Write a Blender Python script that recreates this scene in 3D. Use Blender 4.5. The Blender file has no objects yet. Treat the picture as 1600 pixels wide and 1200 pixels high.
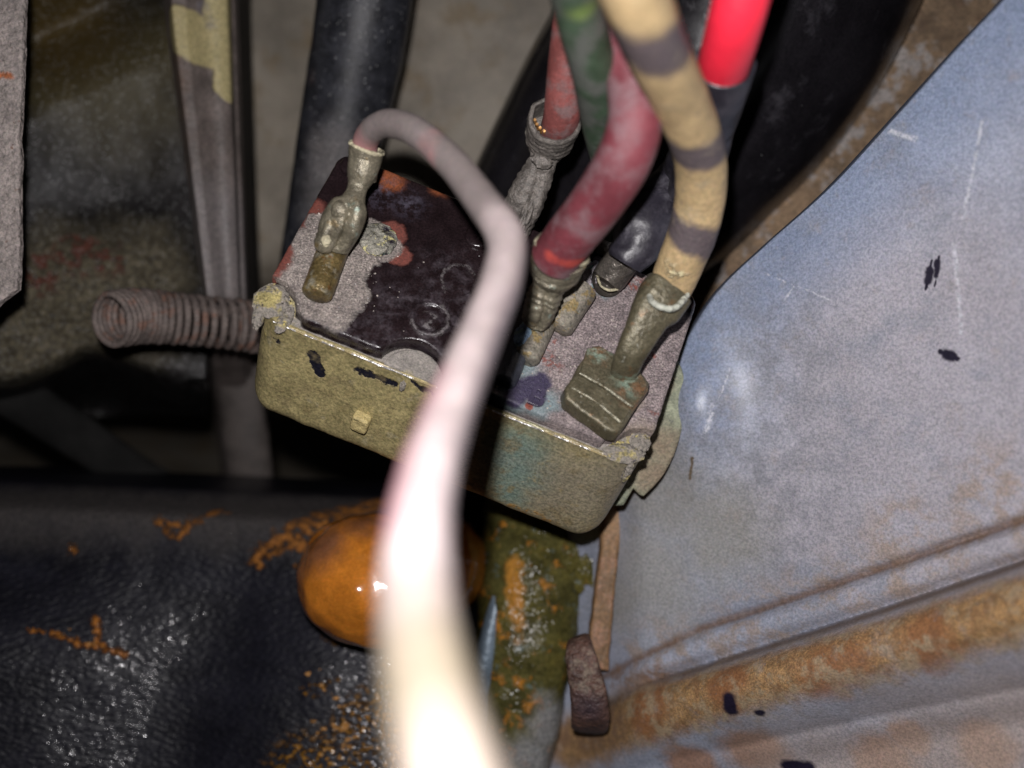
import bpy, math, random
import numpy as np
from mathutils import Vector, noise as mn
random.seed(7)
R = math.radians
sc = bpy.context.scene

# ------------------------------------------------------------------ camera, light, exposure
# Every length below is in millimetres; meshes are written in metres.
MM = 0.001
D = 150.0            # camera height above the plane of the switch front edge
FPX = 1715.0         # focal length in pixels of the 1600 px wide photograph
cam = bpy.data.cameras.new('camera'); camo = bpy.data.objects.new('camera', cam)
sc.collection.objects.link(camo); camo.location = (0, 0, D*MM); sc.camera = camo
cam.sensor_width = 36.0; cam.lens = 36.0*FPX/1600.0
cam.clip_start = 0.002; cam.clip_end = 10.0
cam.dof.use_dof = True; cam.dof.focus_distance = 0.1515; cam.dof.aperture_fstop = cam.lens/3.2
w = bpy.data.worlds.new('World'); sc.world = w; w.use_nodes = True
bg = w.node_tree.nodes['Background']; bg.inputs[0].default_value = (0.85, 0.9, 1.0, 1); bg.inputs[1].default_value = 0.002
fl = bpy.data.lights.new('camera_flash', 'AREA'); fl.shape = 'DISK'; fl.size = 0.0036; fl.energy = 0.315; fl.color = (1.0, 0.965, 0.97)
flo = bpy.data.objects.new('camera_flash', fl); sc.collection.objects.link(flo); flo.location = (-0.0036, 0.012, D*MM+0.001)
sc.view_settings.view_transform = 'Standard'; sc.view_settings.look = 'None'
sc.view_settings.exposure = 0.0; sc.view_settings.gamma = 1.0
sc.cycles.max_bounces = 6; sc.cycles.use_denoising = True

# ------------------------------------------------------------------ geometry helpers
def V(*a): return Vector(a)
def P(px, py, z=0.0):
    k = (D-z)/FPX
    return Vector(((px-800)*k, (600-py)*k, z))

ORIG = {}
def empty(name, loc, label=None, cat=None, group=None):
    o = bpy.data.objects.new(name, None); sc.collection.objects.link(o)
    o.location = Vector(loc)*MM; o.empty_display_size = 0.005
    ORIG[o.name] = Vector(loc)
    if label: o['label'] = label
    if cat: o['category'] = cat
    if group: o['group'] = group
    return o

def mk(name, verts, faces, mat, parent=None, uv=None, label=None, cat=None, group=None, kind=None, smooth=True):
    me = bpy.data.meshes.new(name)
    if parent is not None: org = ORIG[parent.name]
    else:
        org = Vector((0, 0, 0))
        if len(verts):
            a = np.array([tuple(v) for v in verts]); org = Vector((a[:, 0].mean(), a[:, 1].mean(), a[:, 2].min()))
    me.from_pydata([tuple((Vector(v)-org)*MM) for v in verts], [], faces)
    if uv is not None:
        l = me.uv_layers.new(name='UVMap')
        for lp in me.loops: l.data[lp.index].uv = uv[lp.vertex_index]
    if smooth:
        for p in me.polygons: p.use_smooth = True
    me.materials.append(mat)
    me.validate(); me.update()
    if smooth: me.set_sharp_from_angle(angle=R(48))
    o = bpy.data.objects.new(name, me); sc.collection.objects.link(o)
    ORIG[o.name] = org
    if parent is not None: o.parent = parent
    else: o.location = org*MM
    if label: o['label'] = label
    if cat: o['category'] = cat
    if group: o['group'] = group
    if kind: o['kind'] = kind
    return o

def join(parts):
    V_, F_, U_ = [], [], []
    for p in parts:
        v, f = p[0], p[1]; u = p[2] if len(p) > 2 and p[2] is not None else [(0, 0)]*len(v)
        b = len(V_); V_ += list(v); F_ += [tuple(i+b for i in q) for q in f]; U_ += list(u)
    return V_, F_, U_

def catmull(rows, sub):
    a = np.array(rows, float); n = len(a); out = []
    for i in range(n-1):
        p0 = a[max(i-1, 0)]; p1 = a[i]; p2 = a[i+1]; p3 = a[min(i+2, n-1)]
        if i == 0: p0 = 2*p1-p2
        if i == n-2: p3 = 2*p2-p1
        for k in range(sub):
            t = k/sub
            out.append(0.5*((2*p1)+(-p0+p2)*t+(2*p0-5*p1+4*p2-p3)*t*t+(-p0+3*p1-3*p2+p3)*t**3))
    out.append(a[-1]); return np.array(out)

def fbm(p, sc_=1.0, oct_=3):
    return mn.fractal(Vector(p)*sc_, 0.7, 2.0, oct_)

def sweep(pts, rx, ry=None, n=24, sub=6, up=None, amp=0.0, nsc=0.8, cap=(True, True), hollow=0.0, power=2.0, wr=None, seam=None):
    """tube along pts (mm); rx, ry radii per point; hollow = wall thickness for an open far end"""
    m = len(pts)
    rx = [rx]*m if not hasattr(rx, '__len__') else rx
    ry = rx if ry is None else ([ry]*m if not hasattr(ry, '__len__') else ry)
    C = catmull([[*p, a, b] for p, a, b in zip(pts, rx, ry)], sub)
    cen = [Vector(c[:3]) for c in C]; L = [0.0]
    for i in range(1, len(cen)): L.append(L[-1]+(cen[i]-cen[i-1]).length)
    tan = []
    for i in range(len(cen)):
        t = cen[min(i+1, len(cen)-1)]-cen[max(i-1, 0)]
        tan.append(t.normalized())
    verts, uv = [], []
    ref = Vector(up) if up is not None else Vector((0, 0, 1))
    x = ref.cross(tan[0]).normalized()
    if x.length < .1: x = Vector((1, 0, 0))
    for i, c in enumerate(cen):
        t = tan[i]
        x = (Vector(up).cross(t) if up is not None else (x-t*x.dot(t))).normalized()
        y = t.cross(x).normalized()
        a, b = C[i][3], C[i][4]
        for k in range(n):
            th = 2*math.pi*k/n; cs, sn = math.cos(th), math.sin(th)
            if power != 2.0:
                cs = math.copysign(abs(cs)**(2/power), cs); sn = math.copysign(abs(sn)**(2/power), sn)
            v = c+x*(cs*a)+y*(sn*b)
            if seam:    # folded-over seam: (angle, depth, width, from, to) along the tube
                f_ = i/(len(cen)-1); dt = (th-R(seam[0])-.25*math.sin(f_*9)+math.pi) % (2*math.pi)-math.pi
                if seam[3] < f_ < seam[4]: v = c+(v-c)*(1-seam[1]*math.exp(-(dt/seam[2])**2)+seam[1]*.35*math.exp(-((dt-.45)/.3)**2))
            if amp:
                d = (v-c).normalized(); v = v+d*amp*fbm(v, nsc)
            if wr:      # transverse wrinkles (amp, frequency)
                d = (v-c).normalized(); v = v+d*wr[0]*math.sin(L[i]*wr[1]+1.5*fbm(v, .5)+.6*math.sin(th*2))
            verts.append(v); uv.append((k/n, L[i]))
    faces = []
    m = len(cen)
    for i in range(m-1):
        for k in range(n):
            k2 = (k+1) % n
            faces.append((i*n+k, i*n+k2, (i+1)*n+k2, (i+1)*n+k))
    def capend(i, sgn):
        if sgn < 0: rim = [i*n+k for k in range(n)][::-1]
        else: rim = [i*n+k for k in range(n)]
        faces.append(tuple(rim))
    if cap[0]: capend(0, -1)
    if hollow and not cap[1]:
        base = (m-1)*n; c = cen[-1]; prev = list(range(base, base+n))
        for (inw, back) in ((hollow*.5, -hollow*.3), (hollow, 0.0), (hollow*1.05, 1.2), (hollow*1.1, 4.0)):
            st = len(verts)
            for k in range(n):
                v = Vector(verts[base+k]); d = (v-c); l = d.length
                verts.append(c+d*(max(l-inw, .05)/l)-tan[-1]*back); uv.append((k/n, L[-1]))
            for k in range(n):
                k2 = (k+1) % n
                faces.append((prev[k], prev[k2], st+k2, st+k))
            prev = list(range(st, st+n))
        faces.append(tuple(prev))
    elif cap[1]: capend(m-1, 1)
    return verts, faces, uv

def lump(c, r, seed=0, amp=.2, nsc=.5, sub=3, ax=None, pw=1.0):
    """noisy ellipsoid; r = (rx, ry, rz) along the axes ax"""
    import bmesh
    bm = bmesh.new(); bmesh.ops.create_icosphere(bm, subdivisions=sub, radius=1.0)
    ax = ax or (V(1, 0, 0), V(0, 1, 0), V(0, 0, 1)); c = Vector(c)
    vs = []
    for v in bm.verts:
        d = v.co.normalized(); k = 1+amp*fbm(d*2+V(seed, seed*2.3, 0), nsc*2)
        vs.append(c+ax[0]*(d.x*r[0]*k)+ax[1]*(d.y*r[1]*k)+ax[2]*(d.z*r[2]*k))
    fs = [tuple(v.index for v in f.verts) for f in bm.faces]
    bm.free(); return vs, fs

def rrect(x0, y0, x1, y1, r, n=8):
    out = []
    for cx, cy, a0 in ((x1-r, y0+r, -90), (x1-r, y1-r, 0), (x0+r, y1-r, 90), (x0+r, y0+r, 180)):
        for k in range(n+1):
            a = R(a0+90*k/n); out.append((cx+r*math.cos(a), cy+r*math.sin(a)))
    return out

def inset(poly, d):
    n = len(poly); out = []
    for i in range(n):
        p0 = np.array(poly[i-1]); p1 = np.array(poly[i]); p2 = np.array(poly[(i+1) % n])
        e1 = p1-p0; e2 = p2-p1
        n1 = np.array([-e1[1], e1[0]]); n2 = np.array([-e2[1], e2[0]])
        n1 = n1/(np.linalg.norm(n1)+1e-9); n2 = n2/(np.linalg.norm(n2)+1e-9)
        nn = n1+n2; l = np.linalg.norm(nn)
        nn = nn/(l+1e-9); c = max(.5, float(nn.dot(n1)))
        out.append(tuple(p1+nn*d/c))
    return out

def resample(poly, step, wob=0.0):
    out = []; n = len(poly)
    for i in range(n):
        a = np.array(poly[i], float); b = np.array(poly[(i+1) % n], float); l = np.linalg.norm(b-a); m = max(1, int(l/step))
        for k in range(m):
            p = a+(b-a)*k/m
            if wob: p = p+wob*np.array([mn.noise(Vector((p[0]*1.3, p[1]*1.3, 3))), mn.noise(Vector((p[0]*1.3, p[1]*1.3, 9)))])
            out.append(tuple(p))
    return out

def stack(rings, tf, cap_top=True, cap_bot=True):
    """rings: list of (poly2d, z); tf maps (a,b,c) to world"""
    vs, fs = [], []; n = len(rings[0][0])
    for poly, z in rings:
        for a, b in poly: vs.append(tf(a, b, z))
    for i in range(len(rings)-1):
        for k in range(n):
            k2 = (k+1) % n; fs.append((i*n+k, i*n+k2, (i+1)*n+k2, (i+1)*n+k))
    if cap_bot: fs.append(tuple(range(n))[::-1])
    if cap_top: fs.append(tuple(range((len(rings)-1)*n, len(rings)*n)))
    return vs, fs

def slab(poly, z0, z1, tf, bev=.3):
    rr = [(poly, z0), (poly, z1-bev)]
    for a in (30, 60, 90):
        rr.append((inset(poly, bev*(1-math.cos(R(a)))), z1-bev+bev*math.sin(R(a))))
    rr.append((inset(poly, bev+.08), z1)); rr.insert(1, (poly, z0+.05))
    return stack(rr, tf)

def relief(fx, nu, nv, thick=3.0, back=True):
    """grid sheet from fx(u,v)->world point, with a skirt and a back so that it has thickness"""
    vs = []; fs = []
    for j in range(nv+1):
        for i in range(nu+1): vs.append(Vector(fx(i/nu, j/nv)))
    W_ = nu+1
    for j in range(nv):
        for i in range(nu): fs.append((j*W_+i, j*W_+i+1, (j+1)*W_+i+1, (j+1)*W_+i))
    rim = [i for i in range(nu)]+[j*W_+nu for j in range(nv)]+[nv*W_+i for i in range(nu, 0, -1)]+[j*W_ for j in range(nv, 0, -1)]
    b = len(vs)
    for i in rim: vs.append(vs[i]-V(0, 0, thick))
    m = len(rim)
    for k in range(m): fs.append((rim[k], b+k, b+(k+1) % m, rim[(k+1) % m]))
    b2 = len(vs)
    for i in range(b): vs.append(vs[i]-V(0, 0, thick))
    for j in range(nv):
        for i in range(nu): fs.append(tuple(b2+q for q in (j*W_+i, (j+1)*W_+i, (j+1)*W_+i+1, j*W_+i+1)))
    return vs, fs

def sstep(a, b, x):
    t = min(1, max(0, (x-a)/(b-a))); return t*t*(3-2*t)
def lerpc(xs, ys, x):
    return float(np.interp(x, xs, ys))

def chain(pts, rad):
    return [(pts[i], pts[i+1], rad) for i in range(len(pts)-1)]
# ------------------------------------------------------------------ materials
class G:
    def __init__(s, name, quant=False):
        s.quant = quant
        s.m = bpy.data.materials.new(name); s.m.use_nodes = True; s.t = s.m.node_tree; s.t.nodes.clear()
        s.out = s.n('ShaderNodeOutputMaterial'); s.b = s.n('ShaderNodeBsdfPrincipled')
        s.t.links.new(s.b.outputs[0], s.out.inputs[0])
        g = s.n('ShaderNodeNewGeometry'); v = s.n('ShaderNodeVectorMath'); v.operation = 'SCALE'; v.inputs['Scale'].default_value = 1000.0
        s.l(g.outputs['Position'], v.inputs[0]); s.pos = v.outputs[0]; s.warp = {}
    def n(s, t): return s.t.nodes.new(t)
    def l(s, a, b): s.t.links.new(a, b)
    def setin(s, sock, v):
        if hasattr(v, 'is_output'): s.l(v, sock)
        elif hasattr(v, '__len__') and len(v) == 3 and sock.type == 'RGBA': sock.default_value = (*v, 1)
        else: sock.default_value = v
    def math(s, op, a, b=None, clamp=False):
        m = s.n('ShaderNodeMath'); m.operation = op; m.use_clamp = clamp; s.setin(m.inputs[0], a)
        if b is not None: s.setin(m.inputs[1], b)
        return m.outputs[0]
    def noise(s, scale, detail=4, rough=.6, seed=0, stretch=None, dist=0.0):
        v = s.n('ShaderNodeVectorMath'); v.operation = 'MULTIPLY_ADD'
        s.l(s.pos, v.inputs[0]); v.inputs[1].default_value = stretch or (1, 1, 1); v.inputs[2].default_value = (seed*17.3, seed*7.7, seed*3.1)
        n = s.n('ShaderNodeTexNoise'); n.inputs['Scale'].default_value = scale; n.inputs['Detail'].default_value = detail
        n.inputs['Roughness'].default_value = rough; n.inputs['Distortion'].default_value = dist
        s.l(v.outputs[0], n.inputs['Vector']); return n.outputs['Fac'], n.outputs['Color']
    def ramp(s, x, lo, hi, smooth=True):
        r = s.n('ShaderNodeMapRange'); r.interpolation_type = 'SMOOTHSTEP' if smooth else 'LINEAR'
        s.setin(r.inputs[0], x); r.inputs[1].default_value = lo; r.inputs[2].default_value = hi
        return r.outputs[0]
    def mixc(s, f, a, b, mode='MIX'):
        m = s.n('ShaderNodeMix'); m.data_type = 'RGBA'; m.blend_type = mode
        s.setin(m.inputs[0], f); s.setin(m.inputs[6], a); s.setin(m.inputs[7], b); return m.outputs[2]
    def mixf(s, f, a, b):
        m = s.n('ShaderNodeMix'); m.data_type = 'FLOAT'
        s.setin(m.inputs[0], f); s.setin(m.inputs[2], a); s.setin(m.inputs[3], b); return m.outputs[0]
    def blobs(s, pts, amount=1.5, scale=.5, soft=.25, seed=0):
        if s.quant:     # few shared warp fields keep a long material within the shader's memory
            amount, scale = (.4, .8) if amount < 1 else ((1.8, .4) if amount < 3 else (4.5, .14)); seed = 0
        key = (amount, scale, seed)
        if key not in s.warp:
            _, c = s.noise(scale, 5, .65, seed+3)
            v = s.n('ShaderNodeVectorMath'); v.operation = 'MULTIPLY_ADD'; s.l(c, v.inputs[0])
            v.inputs[1].default_value = (amount*2,)*3; s.l(s.pos, v.inputs[2])
            v2 = s.n('ShaderNodeVectorMath'); v2.operation = 'SUBTRACT'; s.l(v.outputs[0], v2.inputs[0]); v2.inputs[1].default_value = (amount,)*3
            s.warp[key] = v2.outputs[0]
        p = s.warp[key]; cur = None
        for q in pts:
            if len(q) == 3:         # capsule from a to b
                a, b, r = Vector(q[0]), Vector(q[1]), q[2]; ab = b-a
                e = s.n('ShaderNodeVectorMath'); e.operation = 'SUBTRACT'; s.l(p, e.inputs[0]); e.inputs[1].default_value = tuple(a)
                f = s.n('ShaderNodeVectorMath'); f.operation = 'DOT_PRODUCT'; s.l(e.outputs[0], f.inputs[0]); f.inputs[1].default_value = tuple(ab/max(ab.length_squared, 1e-9))
                k = s.math('ADD', f.outputs['Value'], 0.0, True)
                h = s.n('ShaderNodeVectorMath'); h.operation = 'SCALE'; h.inputs[0].default_value = tuple(ab); s.l(k, h.inputs['Scale'])
                d = s.n('ShaderNodeVectorMath'); d.operation = 'DISTANCE'; s.l(e.outputs[0], d.inputs[0]); s.l(h.outputs[0], d.inputs[1])
            else:
                c, r = q[0], q[1]
                d = s.n('ShaderNodeVectorMath'); d.operation = 'DISTANCE'; s.l(p, d.inputs[0]); d.inputs[1].default_value = tuple(c)
            x = s.math('DIVIDE', d.outputs['Value'], r)
            cur = x if cur is None else s.math('MINIMUM', cur, x)
        return s.ramp(s.math('SUBTRACT', 2.0, cur), 1-soft, 1+soft)

def mat(name, col, rough=.6, metal=0.0, var=.25, vsc=.25, grain=.25, gsc=4.0, bump=.3, bsc=1.2, gb=.25, layers=(), spec=.5, bd=.15,
        stretch=None, uvband=None, coat=0.0, sss=0.0, sparkle=0.0, rvar=.12, bdet=3, quant=False, spk=1.1, coatr=.12):
    g = G(name, quant)
    c = tuple(col)+(1,) if len(col) == 3 else col
    cs = g.n('ShaderNodeRGB'); cs.outputs[0].default_value = c; C = cs.outputs[0]
    rg = g.n('ShaderNodeValue'); rg.outputs[0].default_value = rough; Rg = rg.outputs[0]
    mt = g.n('ShaderNodeValue'); mt.outputs[0].default_value = metal; Mt = mt.outputs[0]
    nz, _ = g.noise(vsc, 6, .65, 1, stretch)
    k = g.ramp(nz, .3, .7)
    C = g.mixc(1.0, C, g.mixc(k, (1-var,)*3, (1+var,)*3), 'MULTIPLY')
    Rg = g.math('ADD', Rg, g.math('MULTIPLY', g.math('SUBTRACT', k, .5), rvar))
    hb, _ = g.noise(bsc, bdet, .5, 2, stretch)
    H = g.math('MULTIPLY', hb, bump)
    if uvband:
        uvn = g.n('ShaderNodeUVMap'); sep = g.n('ShaderNodeSeparateXYZ'); g.l(uvn.outputs[0], sep.inputs[0])
        pitch, frac, turn, bcol, ph, so = uvband
        t = g.math('ADD', g.math('DIVIDE', sep.outputs[1], pitch), g.math('MULTIPLY', sep.outputs[0], turn))
        t = g.math('FRACT', g.math('ADD', t, ph)); t = g.math('ABSOLUTE', g.math('SUBTRACT', t, .5))
        nn, _ = g.noise(.7, 3, .5, 5); t = g.math('ADD', t, g.math('MULTIPLY', g.math('SUBTRACT', nn, .5), .1))
        f = g.math('SUBTRACT', 1.0, g.ramp(t, frac/2-so, frac/2+so))
        C = g.mixc(f, C, bcol)
    for i, L in enumerate(layers):
        f = None
        if 'blobs' in L: f = g.blobs(L['blobs'], L.get('warp', 1.5), L.get('wsc', .5), L.get('soft', .25), L.get('seed', 0))
        if 'nz' in L:
            s_, lo, hi = L['nz'][:3]; nn, _ = g.noise(s_, 6, L.get('nr', .65), 11+i+L.get('seed', 0), L.get('st'))
            f2 = g.ramp(nn, lo, hi); f = f2 if f is None else g.math('MULTIPLY', f, f2)
        if 'amt' in L: f = g.math('MULTIPLY', f, L['amt'])
        C = g.mixc(f, C, L['col'])
        if 'rough' in L: Rg = g.mixf(f, Rg, L['rough'])
        if 'metal' in L: Mt = g.mixf(f, Mt, L['metal'])
        if 'h' in L: H = g.math('ADD', H, g.math('MULTIPLY', f, L['h']))
        if 'gr' in L:
            gn, _ = g.noise(L.get('grs', 4.0), 3, .7, 23+i)
            H = g.math('ADD', H, g.math('MULTIPLY', g.math('MULTIPLY', gn, f), L['gr']))
            gm, _ = g.noise(.55, 5, .7, 29+i)
            C = g.mixc(f, C, g.mixc(1.0, C, g.mixc(g.ramp(gm, .35, .65), (.72, .70, .70), (1.22, 1.2, 1.18)), 'MULTIPLY'))
            C = g.mixc(f, C, g.mixc(1.0, C, g.mixc(g.ramp(gn, .35, .68), (.58,)*3, (1.5,)*3), 'MULTIPLY'))
    gn, gc = g.noise(gsc, 3, .75, 4)
    C = g.mixc(1.0, C, g.mixc(g.ramp(gn, .3, .7), (1-grain,)*3, (1+grain,)*3), 'MULTIPLY')
    C = g.mixc(.10, C, g.mixc(1.0, C, g.mixc(1.0, gc, (2.0, 2.0, 2.0), 'MULTIPLY'), 'MULTIPLY'))
    H = g.math('ADD', H, g.math('MULTIPLY', gn, gb*.12))
    if sparkle:     # pale specks in the colour: dust, plus painted glints on arch and tube
        vo = g.n('ShaderNodeTexVoronoi'); vo.inputs['Scale'].default_value = spk; g.l(g.pos, vo.inputs['Vector'])
        cut = g.ramp(vo.outputs['Distance'], .0, .13 if spk < 1.5 else .3)
        sel = g.n('ShaderNodeSeparateColor'); g.l(vo.outputs['Color'], sel.inputs[0])
        f = g.math('MULTIPLY', g.math('SUBTRACT', 1.0, cut), g.ramp(sel.outputs[0], 1-sparkle, 1-sparkle+.05))
        C = g.mixc(f, C, (.55, .55, .55)); Rg = g.mixf(f, Rg, .9)
    bn = g.n('ShaderNodeBump'); bn.inputs['Strength'].default_value = 1.0; bn.inputs['Distance'].default_value = MM*bd*4
    g.l(H, bn.inputs['Height'])
    g.setin(g.b.inputs['Base Color'], C); g.l(Rg, g.b.inputs['Roughness']); g.l(Mt, g.b.inputs['Metallic'])
    g.l(bn.outputs[0], g.b.inputs['Normal']); g.b.inputs['Specular IOR Level'].default_value = spec
    if coat: g.b.inputs['Coat Weight'].default_value = coat; g.b.inputs['Coat Roughness'].default_value = coatr; g.l(bn.outputs[0], g.b.inputs['Coat Normal'])
    if sss:
        g.b.inputs['Subsurface Weight'].default_value = sss; g.b.inputs['Subsurface Scale'].default_value = .002
        g.b.inputs['Subsurface Radius'].default_value = (1, .4, .15)
    return g.m

# ------------------------------------------------------------------ frame of the switch
TH = R(30)
A0 = P(398, 492, 6); B0 = P(1000, 735, 6)
U = (B0-A0).normalized(); LEN = (B0-A0).length
Vp = V(-U.y, U.x, 0)
Y = (Vp*math.cos(TH)-V(0, 0, 1)*math.sin(TH)).normalized()
N = U.cross(Y).normalized()
WID = 28.5; HGT = 22.0
def S(a, b, c=0.0): return A0+U*a+Y*b+N*c
def Q(px, py, h=0.0):
    d = V((px-800)/FPX, (600-py)/FPX, -1.0); o = V(0, 0, D); p0 = A0+N*h
    t = (p0-o).dot(N)/d.dot(N); return o+d*t
def toL(px, py, h=0.0):
    p = Q(px, py, h)-A0; return (p.dot(U), p.dot(Y))
def F(px, py, off=0.0):     # point on the front wall
    d = V((px-800)/FPX, (600-py)/FPX, -1.0); o = V(0, 0, D); p0 = A0-Y*off
    t = (p0-o).dot(Y)/d.dot(Y); return o+d*t
FLARE = .33
FD = (-N-Y*FLARE).normalized(); FN = (FD.cross(U)).normalized()
if FN.z < 0: FN = -FN
def F(px, py, off=0.0):     # point on the sloping front wall
    d = V((px-800)/FPX, (600-py)/FPX, -1.0); o = V(0, 0, D); p0 = A0+FN*off
    t = (p0-o).dot(FN)/d.dot(FN); return o+d*t
def QB(px, py, r, h=2.15): return (Q(px, py, h), r)
def FB(px, py, r): return (F(px, py), r)

# ------------------------------------------------------------------ setting: panels
SEAM = ([700, 880, 1000, 1100, 1240, 1400, 1600, 1900], [1180, 1090, 1027, 980, 935, 880, 812, 700])
RTOP = ([700, 900, 1000, 1200, 1400, 1600, 1900], [1230, 1125, 1070, 1008, 945, 878, 770])
RBOT = ([700, 900, 1010, 1300, 1600, 1900], [1310, 1235, 1198, 1133, 1075, 1010])
def panel_z(px, py):
    z = -20+(px-1000)*.062+(py-600)*(-.006)
    z += 6*math.exp(-(((px-1075)/75)**2+((py-640)/110)**2))          # pressed bulge beside the switch
    z += -9*sstep(1010, 880, px)
    ys = lerpc(*SEAM, px); rt = lerpc(*RTOP, px); rb = lerpc(*RBOT, px)
    f = sstep(880, 1060, px); f2 = sstep(800, 1180, px)
    d = py-ys
    z += -1.0*math.exp(-(d/10)**2)*f
    z += 1.2*sstep(0, 18, d)*f
    z += -1.5*math.exp(-((py-rt)/14)**2)*f
    if rt < py < rb: z += f2*8.2*math.sin(math.pi*((py-rt)/(rb-rt))**.72)**.9
    if py > rb: z += -2.5*sstep(0, 60, py-rb)*f
    return z
EDGE = [(1760, -260), (1620, -60), (1500, 72), (1400, 182), (1300, 290), (1200, 380), (1130, 446), (1085, 510), (1052, 580), (1020, 690), (960, 780), (880, 800),
        (850, 860), (835, 960), (815, 1080), (790, 1200), (770, 1420)]
edge_c = catmull(EDGE, 12)
def edge_pt(u):
    k = u*(len(edge_c)-1); i = min(int(k), len(edge_c)-2); return edge_c[i]*(1-(k-i))+edge_c[i+1]*(k-i)
def fx_panel(u, v):
    e = edge_pt(u); far = np.array([1960.0, e[1]+260*(1-u)])
    if v < .012:
        p = P(e[0], e[1], panel_z(e[0], e[1])); a = v/.012
        return p+V(-0.35, 0.25, 0)*(1-math.cos((1-a)*1.57))*0+V(0, 0, -2.5*(1-a)**1.5)+V(-.0, .0, 0)
    t = (v-.012)/.988; q = e*(1-t)+far*t
    p = P(q[0], q[1], panel_z(q[0], q[1]))
    p.z += .25*fbm(p, .05)
    return p
def PP(px, py): return P(px, py, panel_z(px, py))
def PB(px, py, r): return (PP(px, py), r)
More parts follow.
